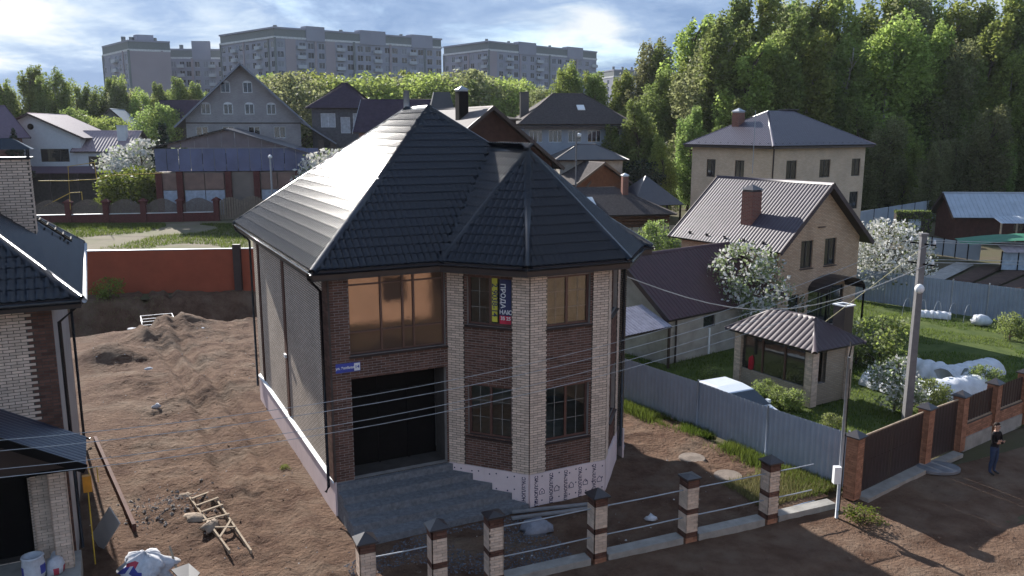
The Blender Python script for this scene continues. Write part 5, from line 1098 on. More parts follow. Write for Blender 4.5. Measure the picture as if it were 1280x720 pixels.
for nm, lab, px, Y, w, d, h, zr, rz, wm_, rm_ in (('small_house', 'small pale annex with dark hip roof in front of the grey hip house', 700, 92, 7.0, 5, 7.0, 8.6, 8, M_pale, M_cap), ('timber_annex', 'small timber gable annex with brown front beside the lamp post', 722, 88, 6.2, 6, 5.0, 6.9, 30, M_log, M_shin)):
    house(nm, lab, Vector((AT(px, 200, Y).x, Y, terrain(Y))), R(rz), w, d, h, 'hipx' if nm[0] == 's' else 'gabley', zr, wm_, rm_, None, .6, ribs=False)
lp_ = thing('lamp_post', 'slim grey lamp post standing in front of the pale blue grey house', 'lamp post', Vector((AT(720, 210, 80).x, 80, terrain(80)))); b = MB(); b.tube([(0, 0, 0), (0, 0, 10.4)], .09, 8, r1=.07); b.obj('shaft', M_pole, lp_); b = MB(); b.lathe([(.05, .2), (.22, .1), (.2, -.1), (.05, -.2)], (.25, 0, 10.0), 8); b.obj('lamp_head', M_white, lp_)
# ================================================================== BACKGROUND, LEFT SIDE
rw = thing('red_wall', 'plain red boundary wall at the far end of the dirt plot', 'wall', G(112, 366)); d_ = G(330, 361.5) - G(112, 366)
b = MB(); b.bar(Vector((0, 0, 1.35)), d_ + Vector((0, 0, 1.35)), .18, 3.0); b.obj('wall', mat('red_painted_wall', (.30, .075, .04), .8, var=.15, vscale=.8), rw); b = MB(); b.bar(Vector((0, 0, 2.88)), d_ + Vector((0, 0, 2.88)), .26, .06); b.obj('coping', M_steel, rw)
e_ = -d_.normalized() * 14; b = MB(); b.bar(e_ + Vector((0, 0, 1.35)), Vector((0, 0, 1.35)), .18, 3.0); b.obj('wall', MATS['red_painted_wall'], rw)
b = MB(); q_ = d_ * .86; b.bar(q_ + Vector((0, -.2, 0)), q_ + Vector((0, -.2, 3.2)), .5, .3); b.obj('end_pier', M_brownsheet, rw)
# arched brick fence of the far lot
af = thing('arched_fence', 'red brick pillar fence with arched board panels across the empty lot', 'fence', G(40, 281)); dd = G(272, 276) - G(40, 281); n = 5
for i in range(n + 1):
    p = dd * (i / n); b = MB(); b.M = T(*p); b.box(-.3, .3, -.3, .3, 0, 2.3); b.box(-.42, .42, -.42, .42, 2.3, 2.42); b.obj('pillar', mat('dark_red_brick', (.10, .032, .03), .85, var=.3, vscale=6), af)
    b = MB(); b.M = T(*p); b.add([(-.42, -.42, 2.42), (.42, -.42, 2.42), (.42, .42, 2.42), (-.42, .42, 2.42), (0, 0, 2.75)], [(0, 1, 4), (1, 2, 4), (2, 3, 4), (3, 0, 4)]); b.obj('pillar_cap', MATS['dark_red_brick'], af)
M_boards = mat('grey_brown_boards', (.14, .115, .10), .85, var=.25, vscale=6)
for i in range(n):
    p, q = dd * (i / n), dd * ((i + 1) / n); b = MB(); b.bar(p + Vector((0, 0, .5)), q + Vector((0, 0, .5)), .3, 1.0); b.obj('base_wall', MATS['dark_red_brick'], af); b = MB(); b.bar(p + Vector((0, 0, 1.03)), q + Vector((0, 0, 1.03)), .4, .06); b.obj('coping', M_white, af)
    m = 26
    for k in range(m):
        t0, t1 = (k + .1) / m, (k + .9) / m; h_ = 1.9 + .75 * math.sin(math.pi * (t0 + t1) / 2); a_, c_ = p.lerp(q, .07 + .86 * t0), p.lerp(q, .07 + .86 * t1); b = MB(); b.bar((a_ + c_) / 2 + Vector((0, 0, 1.1)), (a_ + c_) / 2 + Vector((0, 0, h_)), (c_ - a_).length, .03); b.obj('board', M_boards, af)
gt_ = thing('arched_gate', 'pale arched board gate at the end of the brick pillar fence', 'gate', G(274, 276)); dd2 = G(330, 272) - G(274, 276)
for k in range(18): t = (k + .5) / 18; h_ = 2.1 + .5 * math.sin(math.pi * ((t * 2) % 1)); b = MB(); b.bar(dd2 * t + Vector((0, 0, .1)), dd2 * t + Vector((0, 0, h_)), dd2.length / 18 * .85, .04); b.obj('board', mat('tan_boards', (.22, .18, .14), .85, var=.2), gt_)
M_gas = mat('pipe_yellow', (.50, .33, .03), .5)
gp = thing('gas_pipe', 'thin yellow gas pipe arch standing by the brick pillar fence', 'gas pipe', Vector((AT(88, 260, 92).x, 92, terrain(92)))); o_ = gp.location
def P_(x, y, Y=92): return AT(x, y, Y) - o_
for P in ([P_(88, 262), P_(85, 208), P_(118, 203), P_(121, 224)], [P_(48, 226), P_(85, 226), P_(121, 224), P_(140, 219), P_(205, 216)], [P_(55, 258), P_(88, 241), P_(102, 240), P_(103, 250)]): b = MB(); b.tube(P, .045, 6); b.obj('pipe_run', M_gas, gp)
# white gable house, far left
M_wht = mat('white_render', (.50, .53, .56), .8, var=.06); M_pinkroof = mat('faded_pink_tile', (.25, .19, .21), .6, var=.15); M_plum = mat('plum_metal', (.09, .05, .085), .45)
hA, _ = house('white_gable_house', 'white rendered house with faded pink roof and a round attic vent', Vector((AT(-18, 200, 112).x, 112, terrain(112))), R(6), 12.2, 11, 9.0, 'gabley', 11.9, M_wht, M_pinkroof, {'F': [(7.0, 10.6, 5.6, 7.3, 3, 1), (1, 3.5, 5.6, 7.3, 2, 1)]}, .7, pitch=.4, depth=.03, fascia=M_brown)
b = MB(); b.M = T(6.1, -.03, 10.2) @ Matrix.Rotation(R(90), 4, 'X'); b.lathe([(.4, 0), (.4, .05)], (0, 0, 0), 14); b.M = Matrix.Identity(4); b.obj('round_vent', M_black, hA)
hB, _ = house('white_wing', 'lower white wing with dark window beside the white gable house', Vector((AT(97, 200, 113).x, 113, terrain(113))), R(6), 6.6, 9, 7.2, 'gablex', 9.6, M_wht, M_pinkroof, {'F': [(1.4, 3.6, 5.0, 6.3, 2, 1)]}, .6, pitch=.4, depth=.03)
chimney(hB, 5.2, 2.5, 7.5, 10.3, 1.1, M_wht, M_wht, False)
b = MB(); b.slab([(-10, -3.4, 4.3), (6, -3.4, 4.3), (6, -.02, 5.0), (-10, -.02, 5.0)], .12); b.obj('veranda_roof', M_plum, hB)
for x in (-9.5, -6, -2.5, 1, 4.5): b = MB(); b.box(x - .12, x + .12, -3.3, -3.06, -.3, 4.3); b.obj('veranda_post', M_brown, hB)
b = MB(); b.box(-10, 6, -1.2, -1.0, -.3, 4.2); b.obj('veranda_back', M_mortd, hB)
# large grey brick gable house
hw2 = 14.9
def arch_win(x, z): return (x, x + 1.25, z, z + 1.55, 2, 1)
gO = {'F': [arch_win(4.6, 15.4), arch_win(6.9, 15.4), arch_win(1.6, 12.3), arch_win(4.5, 12.3), arch_win(7.2, 12.3), arch_win(10.2, 12.3)] + [(1.2 + i * 3.3, 2.7 + i * 3.3, 8.7, 10.2, 2, 1) for i in range(4)] + [(1.2 + i * 3.3, 2.7 + i * 3.3, 5.2, 6.8, 2, 1) for i in range(4)]}
gO['F'] = [w for w in gO['F'] if w[2] < 12]
hC, fC = house('grey_gable_house', 'large grey brick gable house with white arched windows', Vector((AT(232, 150, 112).x, 112, terrain(112))), R(14), 14.6, 12, 11.3, 'gabley', 18.3, M_btg, M_steel, gO, 1.3, ribs=False, fascia=mat('blue_grey_verge', (.17, .19, .23), .5), fm=M_wframe)
for x, z in ((5.2, 14.6), (8.0, 14.6), (2.6, 11.8), (5.4, 11.8), (8.1, 11.8), (10.9, 11.8)):
    b = MB(); b.M = T(x - .6, 0, z); P = [(0, 0), (1.2, 0), (1.2, 1.2)] + [(.6 + .6 * math.cos(a), 1.2 + .4 * math.sin(a)) for a in [math.pi * i / 6 for i in range(1, 6)]] + [(0, 1.2)]
    b.add([(p, -.06, q) for p, q in P] + [(p, -.001, q) for p, q in P], [tuple(range(len(P)))] + [(i, i + len(P), (i + 1) % len(P) + len(P), (i + 1) % len(P)) for i in range(len(P))]); b.M = Matrix.Identity(4); wo = b.obj('arched_window', M_wframe, hC)
    for xa in (.1, .64): b = MB(); b.M = T(x - .6, 0, z); b.box(xa, xa + .46, -.07, -.062, .1, 1.3); b.M = Matrix.Identity(4); b.obj('pane', M_glass, wo)
b = MB(); b.box(-.05, 14.65, -.06, -.003, 10.6, 10.75); b.obj('string_course', M_mort, hC)
b = MB(); b.box(14.65, 18.6, .4, 4, -1, 6.2); b.obj('side_annex', M_mortd, hC); b = MB(); b.slab([(14.62, -1.0, 11.0), (19.3, -1.0, 8.0), (19.3, 10, 8.0), (14.62, 10, 11.0)], .2); b.obj('side_roof', MATS['blue_grey_verge'], hC)
for x in (17.2, 18.8): b = MB(); b.box(x - .4, x + .4, -.8, -.2, -1, 8.4); b.obj('porch_pier', M_mort, hC)
# glazed garage building in front of it
gl = Vector((AT(197, 250, 97).x, 97, terrain(97))); hD = thing('glazed_garage', 'wide low gable building with blue glazed front and brick piers', 'garage', gl, R(9)); GW2 = 18.4
M_blueg = mat('blue_polycarbonate', (.075, .10, .20), .35, var=.25, vscale=.5)
b = MB(); b.box(0, GW2, .3, 9, 0, 5.3); b.obj('body', M_btr, hD)
for k in range(14): x = k * GW2 / 14; b = MB(); b.box(x + .03, x + GW2 / 14 - .03, .1, .16, 5.4, 8.0 - .1 * 0); b.obj('glazed_panel', M_blueg, hD)
for k in range(10):
    x0_, x1_ = 1.5 + k * 1.5, 1.5 + k * 1.5 + 1.44; zt_ = lambda x: 10.2 - abs(x - 8.1) * (.235 if x < 8.1 else .31); b = MB(); b.add([(x0_, .12, 8.1), (x1_, .12, 8.1), (x1_, .12, max(8.12, zt_(x1_))), (x0_, .12, max(8.12, zt_(x0_)))], [(0, 1, 2, 3)]); b.obj('gable_panel', mat('brown_grey_glazing', (.13, .11, .13), .4, var=.3, vscale=.6), hD)
b = MB(); b.slab([(-.6, -.4, 8.1), (8.1, -.4, 10.3), (8.1, 9.4, 10.3), (-.6, 9.4, 8.1)], .16); b.obj('roof_plane', M_roofcap, hD); b = MB(); b.slab([(8.1, -.4, 10.3), (GW2 + .8, -.4, 6.9), (GW2 + .8, 9.4, 6.9), (8.1, 9.4, 10.3)], .16); b.obj('roof_plane', mat('blue_black_metal', (.022, .027, .048), .28), hD)
for x in (.3, 2.6, 8.0, 11.2, 16): b = MB(); b.box(x - .35, x + .35, -.15, .29, -.3, 5.35); b.obj('brick_pier', MATS['dark_red_brick'], hD)
for xa, xb in ((.7, 2.2), (3.1, 5.3), (5.4, 7.5), (11.7, 13.5), (13.6, 15.5)): b = MB(); b.box(xa, xb, .05, .28, .3, 3.2); b.obj('door_panel', mat('pale_blue_door', (.33, .38, .46), .6), hD); b = MB(); b.box(xa, xb, .05, .28, 3.3, 5.2); b.obj('door_glazing', mat('tan_glazing', (.16, .10, .085), .4, var=.3, vscale=1), hD)
sl = thing('yard_lamp', 'thin lamp post with round white lamp in front of the glazed garage', 'lamp post', Vector((AT(340, 240, 92).x, 92, terrain(92)))); b = MB(); b.tube([(0, 0, 0), (0, 0, 7.2)], .1, 6); b.obj('shaft', M_steel, sl); b = MB(); b.lathe([(.05, -.2), (.22, -.1), (.24, .05), (.05, .22)], (0, 0, 7.35), 8); b.obj('globe', M_white, sl, smooth=True)
# more roofs behind
M_plumroof = mat('dark_plum_shingle', (.045, .032, .05), .8, var=.25, vscale=2)
house('plum_hip_house', 'house with dark plum hip roof and white windows behind the blossom', Vector((AT(390, 150, 118).x, 118, terrain(118))), R(4), 8.2, 9, 12.6, 'hipx', 16.2, mat('dark_grey_wall', (.09, .09, .10), .8), M_plumroof, {'F': [(1.2, 3.2, 10.0, 11.9, 2, 1), (5.6, 6.8, 10.0, 11.9, 2, 1), (3.9, 5.2, 9.2, 11.4, 1, 1)]}, .7, ribs=False, fm=M_wframe, pm=mat('curtained_pane', (.35, .37, .4), .5))
hE, _ = house('brick_gable_house', 'red brick house with dark plum roof and metal flue beside the plum hip roof', Vector((AT(448, 150, 98).x, 98, terrain(98))), R(-2), 9, 9, 10.2, 'gablex', 13.6, M_btr, M_plumroof, None, .6, ribs=False, fascia=M_steel)
b = MB(); b.tube([(5.2, 2.5, 11), (5.2, 2.5, 14.6)], .35, 10); b.obj('flue', M_steel, hE, smooth=True)
dh, _ = house('dark_roof_house', 'dark flat topped roof with wide hooded chimney behind the ridge of the main house', Vector((AT(520, 150, 84).x, 84, terrain(84))), R(10), 10, 8, 11.4, 'hipx', 12.3, M_mortd, M_black, None, .4, ribs=False); hd = MB()
hd.add([(1.6, 3, 12.2), (4.2, 3, 12.2), (4.2, 5, 12.2), (1.6, 5, 12.2), (2.1, 3.4, 14.2), (3.7, 3.4, 14.2), (3.7, 4.6, 14.2), (2.1, 4.6, 14.2)], [(3, 2, 1, 0), (4, 5, 6, 7), (0, 1, 5, 4), (1, 2, 6, 5), (2, 3, 7, 6), (3, 0, 4, 7)]); ho = hd.obj('chimney_hood', M_cap, dh); b = MB(); b.box(1.5, 4.3, 2.9, 5.1, 12.1, 12.3); b.obj('hood_rim', M_steel, ho)
b = MB(); b.M = T(3.9, -.4, 11.9) @ Matrix.Rotation(R(70), 4, 'X'); b.lathe([(.05, -.12), (.3, -.07), (.5, .05), (.52, .06)], (0, 0, 0), 14); b.M = Matrix.Identity(4); b.obj('satellite_dish', M_white, dh)
house('grey_roof_house', 'small grey house with pale blue roof beyond the white wing', Vector((AT(108, 165, 150).x, 150, terrain(150))), R(12), 8.5, 10, 8.4, 'gabley', 12.6, mat('grey_boards', (.20, .19, .2), .8), mat('pale_blue_roof', (.22, .25, .29), .5), {'F': [(3.8, 4.6, 9.8, 10.6, 1, 1)]}, .6, ribs=False)
house('plum_roof_house', 'house with broad plum coloured roof behind the brick chimney', Vector((AT(-95, 165, 104).x, 104, terrain(104))), R(-20), 6.5, 8, 9.6, 'gabley', 13.0, M_btr, M_plum, None, .7, ribs=False)
house('dark_plum_house', 'dark plum roofed house half hidden behind the grey gable house', Vector((AT(196, 160, 140).x, 140, terrain(140))), R(0), 7, 7, 10.5, 'gablex', 14.0, M_mortd, M_plumroof, None, .6, ribs=False)
# ================================================================== APARTMENT BLOCKS
M_apt = mat('grey_apartment_panel', (.30, .305, .36), .85, var=.08, vscale=.15); M_aptp = mat('pinkish_apartment_panel', (.345, .30, .32), .85, var=.06, vscale=.15); M_band = mat('dark_parapet', (.20, .215, .215), .8, var=.1); M_bandl = mat('pale_band', (.58, .58, .58), .8)
M_aw = mat('apartment_window', (.035, .04, .055), .12, var=.4, vscale=.35, spec=.8); M_lodge = mat('white_balcony', (.42, .44, .47), .7, var=.15, vscale=.3)
awm = MB(); awm.box(0, 1, .12, .16, 0, 1); 
for bx in ((0, .05), (.48, .52), (.95, 1)): awm.box(bx[0], bx[1], .05, .119, 0, 1, 1)
awm.box(0.05, .95, .055, .118, 0, .05, 1); AWM = [awm.mesh('window', [m_, M_lodge]) for m_ in (M_aw, M_aw, mat('apartment_curtain', (.22, .23, .26), .4), mat('apartment_dark_window', (.02, .022, .03), .15))]; lgm_ = MB(); lgm_.box(0, 1, -.5, .1, 0, .45); LGM = lgm_.mesh('balcony', M_lodge)
def block(name, label, P, Q, Rr, z0, z1, fl, colsF, colsL, blankF=(), group=None, floors=9, extras=()):
    """P corner, Q end of the right facade, Rr end of the left facade (world xy)"""
    o = thing(name, label, 'apartment block', Vector((P[0], P[1], terrain(P[1]))), 0, group); p = Vector((0, 0)); q = Vector((Q[0] - P[0], Q[1] - P[1])); r = Vector((Rr[0] - P[0], Rr[1] - P[1])); s_ = q + r; rr_ = random.Random(int(P[0]))
    budget = [290]; w = MB(); H_ = z1 - 3.2
    for A_, B_, cols, blanks in ((p, q, colsF, blankF), (r, p, colsL, ()), (q, s_, 0, ()), (s_, r, 0, ())):
        M, l = frame(A_, B_); ops = []; st = l / max(cols, 1)
        if cols:
            for c in range(cols):
                if c in blanks: continue
                for f in range(floors):
                    zt2 = H_ - 1.0 - f * fl; ops.append(((c + .2 + .08 * (c % 3)) * st, (c + .2 + .08 * (c % 3)) * st + min(2.1, st * .66), zt2 - 1.75, zt2))
        wall_panel(w, M, 0, l, -2, H_, ops, .2)
        for k, op in enumerate(ops):
            if budget[0] <= 0: break
            link('window', AWM[rr_.randrange(4)], o, M @ T(op[0], 0, op[2]) @ S(op[1] - op[0], 1, op[3] - op[2])); budget[0] -= 1
        if cols:
            for c in range(cols):
                if c in blanks or c % 4 != 2: continue
                for f in range(floors): link('balcony', LGM, o, M @ T((c + .1) * st, -.1, H_ - 3.0 - f * fl) @ S(st * .85, 1.6, 2.4))
            for c in range(0, cols + 1, 4): b = MB(); b.M = M; b.box(c * st - .35, c * st + .35, -.25, -.002, -2, H_ + .2); b.M = Matrix.Identity(4); b.obj('rib', M_aptp if c % 8 else M_band, o)
        for c in blanks:
            b = MB(); b.M = M; b.box(c * st, (c + 1) * st, -.15, -.003, -2, H_); b.M = Matrix.Identity(4); b.obj('blank_panel', M_aptp, o)
    w.obj('wall', M_apt, o)
    b = MB(); b.prism([tuple(x) for x in (p, q, s_, r)], H_ + .01, z1 - .4); b.obj('attic', M_band, o)
    c_ = s_ / 2; ex = lambda x: c_ + (x - c_) * 1.012
    for za, zb in ((H_ - .1, H_ + .5), (z1 - .5, z1)): b = MB(); b.prism([tuple(ex(x)) for x in (p, q, s_, r)], za, zb); b.obj('cornice', M_bandl if za < z1 - 1 else M_apt, o)
    for t, u_, sx, hh in extras: b = MB(); m_ = p + q * t + r * u_; d1 = q.normalized() * sx; d2 = r.normalized() * 3; b.prism([tuple(m_), tuple(m_ + d1), tuple(m_ + d1 + d2), tuple(m_ + d2)], z1 - 3.6, z1 + hh); b.obj('roof_tower', M_apt, o)
    for k in range(5): b = MB(); m_ = p + q * (.1 + .19 * k) + r * .3; b.box(m_.x - .5, m_.x + .5, m_.y - .5, m_.y + .5, z1 - .1, z1 + 1.6); b.obj('vent_stack', M_band, o)
    return o
block('apartment_block', 'long grey apartment block with blank pinkish end panels beyond the trees', (-71, 260), (-24, 294), (-95, 283), 2.4, 38.4, 2.85, 18, 9, (1, 5), 'apartment blocks on the skyline', 9, ((.17, -.01, 6, .8), (.48, -.01, 9, .8), (.80, -.01, 8, .6)))
block('apartment_block', 'grey apartment block with stacked balconies behind the shingle roofed house', (-8, 297), (33, 338), (-25, 318), 2.4, 38.0, 2.85, 15, 7, (0,), 'apartment blocks on the skyline', 9, ((.25, -.01, 9, .7), (.7, -.01, 9, .7)))
block('apartment_block', 'apartment block with a wide blank end wall and a lit narrow side', (-119, 269), (-108, 274), (-137, 290), 2.4, 35.5, 2.95, 5, 5, (0, 1, 2, 3, 4), 'apartment blocks on the skyline', 8, ((.35, .2, 5, 2.2),))
block('apartment_block', 'lower apartment wing with pale balconies joining the blank walled block', (-117, 288), (-94, 290), (-121, 302), 2.4, 34.6, 2.95, 9, 2, (), 'apartment blocks on the skyline', 8, ((.45, -.01, 6, 2.5),))
block('apartment_block', 'far apartment block barely showing beside the tall wood', (44, 372), (66, 380), (38, 390), 2.4, 33.5, 2.95, 8, 2, (), 'apartment blocks on the skyline', 8)
# ================================================================== TREES
nr = np.random.RandomState(5)
def leaf_mat(name, c1, c2, tr=.55): return mat(name, c1, .6, col2=c2, vscale=.5, island=.38, translucent=tr, spec=.25, objvar=.28)
M_lf_birch = leaf_mat('leaf_fresh_green', (.21, .27, .06), (.31, .36, .10)); M_lf_dark = leaf_mat('leaf_dark_green', (.15, .21, .055), (.24, .29, .09)); M_lf_olive = leaf_mat('leaf_olive', (.19, .21, .085), (.26, .27, .13)); M_lf_br = leaf_mat('leaf_bright', (.11, .16, .02), (.19, .23, .045), .5)
M_blos = mat('white_blossom', (.50, .50, .47), .7, col2=(.70, .69, .66), vscale=1.2, island=.25, translucent=.3); M_lf_pale = leaf_mat('leaf_pale', (.12, .15, .06), (.22, .25, .13)); M_spr = leaf_mat('needle_dark', (.018, .034, .018), (.034, .052, .028), .15)
def leaf_mesh(name, C, Sz, mats, flat=0.0, mi=None, droop=0.0):
    n = len(C); a = nr.randn(n, 3); a /= np.linalg.norm(a, axis=1)[:, None]; 
    if flat: a[:, 2] += flat * np.sign(a[:, 2]); a /= np.linalg.norm(a, axis=1)[:, None]
    t = nr.randn(n, 3); t -= (t * a).sum(1)[:, None] * a; t /= np.linalg.norm(t, axis=1)[:, None]; b = np.cross(a, t)
    s_ = (Sz * (.6 + .8 * nr.rand(n)))[:, None]; t *= s_ * .5; b *= s_ * .32
    V = np.stack([C - t, C + b * 1.0 - t * .1, C + t, C - b - t * .1], 1).reshape(-1, 3)
    me = bpy.data.meshes.new(name); me.vertices.add(4 * n); me.vertices.foreach_set('co', V.ravel().astype('f')); me.loops.add(4 * n); me.loops.foreach_set('vertex_index', np.arange(4 * n, dtype='i')); me.polygons.add(n)
    me.polygons.foreach_set('loop_start', np.arange(0, 4 * n, 4, dtype='i')); me.polygons.foreach_set('loop_total', np.full(n, 4, 'i'))
    for m in (mats if isinstance(mats, list) else [mats]): me.materials.append(m)
    if mi is not None: me.polygons.foreach_set('material_index', mi.astype('i'))
    me.update(calc_edges=True); return me
def tree_meshes(kind, h, rad, nleaf, leaf, mats, base=.2, lean=0.0, bark=None, white=0.0, nclump=60):
    """trunk with limbs; leaf clumps hang on the limbs' ends"""
    tb = MB(); top = Vector((lean * h, 0, h * .93)); k = 7; tr = h * .012 + .04
    tp = [Vector((lean * h * (i / k) ** 2 + .02 * h * mnoise.noise(Vector((i * .7, h, rad))), .02 * h * mnoise.noise(Vector((i * .7, rad, h))), h * .93 * i / k)) for i in range(k + 1)]
    tb.tube(tp, tr, 7, r1=tr * .15); cl = []; sz = []
    for i in range(nclump):
        t = base + (1 - base) * (i + nr.rand()) / nclump; f = (t - base) / (1 - base)
        if kind == 'tall': env = rad * (math.sin(math.pi * min(.97, f * .71 + .17)) ** .7) * (1.0 - .12 * f) * (.6 + .75 * nr.rand())
        elif kind == 'round': env = rad * math.sqrt(max(.03, 1 - (2 * f - .95) ** 2))
        else: env = rad * (1 - f) + .05
        a = nr.rand() * 6.283; r_ = env * (.35 + .65 * math.sqrt(nr.rand())); j = min(k - 1, int(t * k / .93 * .93)); c = tp[j].lerp(tp[j + 1], t * k - j if t * k - j <= 1 else 1)
        z = h * (t if kind != 'spruce' else t); p = Vector((c.x + r_ * math.cos(a), c.y + r_ * math.sin(a), z)); cl.append(p); sz.append(env * (.40 if kind == 'tall' else .36 if kind != 'spruce' else .25) + .1 + .03 * h * nr.rand())
        if i % 2 == 0: st_ = Vector((c.x, c.y, max(.1 * h, z - r_ * .9))); tb.tube([st_, st_.lerp(p, .6) + Vector((0, 0, .04 * h)), p], tr * .34, 4, r1=tr * .08, cap=False)
    w = np.array(sz) ** 2; idx = nr.choice(len(cl), nleaf, p=w / w.sum()); C = np.array([tuple(c) for c in cl])[idx]; g_ = nr.randn(nleaf, 3); g_ /= np.linalg.norm(g_, axis=1)[:, None]; C = C + g_ * (np.array(sz)[idx] * nr.rand(nleaf) ** .45)[:, None] * (np.array([.72, .72, 1.9]) if kind == 'tall' else np.array([1, 1, .8]))
    C[:, 2] = np.maximum(C[:, 2], .12 * h * base)
    mi = (nr.rand(nleaf) < white).astype('i') if white else None
    return tb.mesh('trunk', bark or M_bark, True), leaf_mesh('crown', C, leaf, mats, mi=mi)
TV = {}
def variant(key, *a, **k):
    if key not in TV: TV[key] = tree_meshes(*a, **k)
    return TV[key]
def tree(name, label, cat, loc, meshes, sc=1.0, rz=None, group=None, sxy=1.0):
    o = thing(name, label, cat, loc, nr.rand() * 6.28 if rz is None else rz, group); o.scale = (sc * sxy, sc * sxy, sc); link('trunk', meshes[0], o); link('crown', meshes[1], o); return o
TALL = [tree_meshes('tall', 22, 2.3 + .4 * (i % 3), 17000, .38, [M_lf_birch, M_lf_dark, M_lf_olive, M_lf_birch, M_lf_dark, M_lf_birch][i], .06, [.07, .04, .08, .05, .06, .03][i], M_barkw if i % 2 else M_bark, nclump=64) for i in range(6)]
RND = [tree_meshes('round', 12, 4.2 + .4 * i, 13000, .34, [M_lf_birch, M_lf_dark, M_lf_olive, M_lf_birch][i], .12, .02, nclump=70) for i in range(4)]
# the wood on the right: two staggered ranks along its edge
def wood_top(px):       # skyline of the wood in the photograph, rows of the picture
    pts = [(740, 118), (760, 95), (790, 72), (800, 38), (830, 30), (860, 20), (885, 2), (905, -6), (1000, -14), (1020, -2), (1100, -8), (1130, -22), (1150, 5), (1180, 20), (1215, -14), (1250, 10), (1280, -30), (1340, -30)]
    for (a, ya), (b_, yb) in zip(pts, pts[1:]):
        if a <= px <= b_: return ya + (yb - ya) * (px - a) / (b_ - a)
    return -20
WG = 'tall trees of the wood behind the cream brick house'; k = 0
for rank, (Yb, st_, dz) in enumerate(((112, 27, 8), (126, 24, 0))):
    px = 758 + rank * 11
    while px < 1345:
        Y = Yb + nr.uniform(-4, 4) + max(0, (900 - px) * .12); p = AT(px, 250, Y); top = AT(px, wood_top(px) + nr.uniform(-6, 34) + dz + (28 if rank == 0 else 0), Y).z; gz_ = terrain(Y); v = (k * 5 + rank * 2) % 6
        tree('wood_tree', 'tall leafy tree in the dense wood behind the cream brick house', 'tree', Vector((p.x, Y, gz_ - .2)), TALL[v], max(8, top - gz_) / 21.8, nr.uniform(-.5, .5), WG, nr.uniform(.95, 1.3)); k += 1; px += st_ * nr.uniform(.75, 1.25)
for px in range(770, 1330, 30):
    Y = 100 + nr.uniform(-4, 3) if px > 1085 or px < 850 else 106; p = AT(px, 250, Y); v = nr.randint(4)
    tree('wood_edge_tree', 'lower leafy tree along the front edge of the wood', 'tree', Vector((p.x, Y, terrain(Y) - .2)), TALL[(v * 2 + px) % 6], nr.uniform(.38, .62), None, 'lower trees along the edge of the wood', 1.25)
# trees before the apartment blocks
HT = {m[1].name: float(np.array([v.co.z for v in m[1].vertices]).max()) - .5 for m in TALL + RND}
def band(pxs, Y0, topf, name, label, group, meshes, hh, jit=3, sxy=1.0):
    for i, px in enumerate(pxs):
        Y = Y0 + nr.uniform(-jit, jit); p = AT(px, 200, Y); zt_ = AT(px, topf(px) + nr.uniform(-9, 11), Y).z; tree(name, label, 'tree', Vector((p.x, Y, terrain(Y) - .2)), mm := meshes[nr.randint(len(meshes))], max(3, (zt_ - terrain(Y))) / (max(v.co.z for v in mm[1].vertices) if mm[1].name not in HT else HT[mm[1].name]), None, group, sxy * nr.uniform(.9, 1.2))
lf = lambda px: 92 if px < 30 else (80 if px < 60 else (86 if px < 88 else 112))
band([-20, -4, 10, 24, 38, 52, 66, 80, 92], 165, lf, 'far_tree', 'hazy tree in the clump beyond the white gable house', 'trees beyond the white gable house', TALL, 21.8, 6)
band([105, 116, 128, 140, 152, 164, 176, 188, 200, 211, 222, 234, 246, 258], 172, lambda px: 96 if px in (152, 164, 211) else 103, 'far_tree', 'tree in the row before the blank walled apartment block', 'trees before the blank walled apartment block', TALL, 21.8, 6)
band(list(range(325, 462, 11)), 170, lambda px: 97 + 5 * math.sin(px * .09), 'far_tree', 'tree in the row before the long apartment block', 'trees before the long apartment block', TALL + RND, 16, 8, 1.15)
band(list(range(464, 660, 12)), 175, lambda px: 96 + 6 * math.sin(px * .07), 'far_tree', 'rounded tree in the row between the apartment blocks and the houses', 'trees between the apartment blocks and houses', RND + TALL, 15, 10, 1.1)
band([662, 678, 700, 716, 735, 752], 140, lambda px: {662: 97, 678: 112, 700: 84, 716: 74, 735: 90, 752: 78}[px], 'tall_tree', 'slender tree behind the shingle roofed grey house', 'slender trees behind the shingle roofed house', TALL, 21.8, 5, 1.0)
band([100, 112, 127, 143, 205, 218], 146, lambda px: 138, 'low_tree', 'low yellow green tree behind the white wing', 'low trees behind the white wing', RND, 11.8, 5)
tree('conifer', 'dark bushy conifer behind the brick chimney of the log house', 'tree', Vector((AT(802, 230, 94).x, 94, terrain(94))), tree_meshes('round', 7, 2.4, 4000, .3, M_spr, .05, 0), 1)
for px, Y, sc in ((560, 128, .8), (500, 124, .7), (425, 135, .8)): tree('yard_tree', 'rounded garden tree rising between the roofs', 'tree', Vector((AT(px, 200, Y).x, Y, terrain(Y))), RND[int(px) % 4], sc, None, 'garden trees between the roofs')
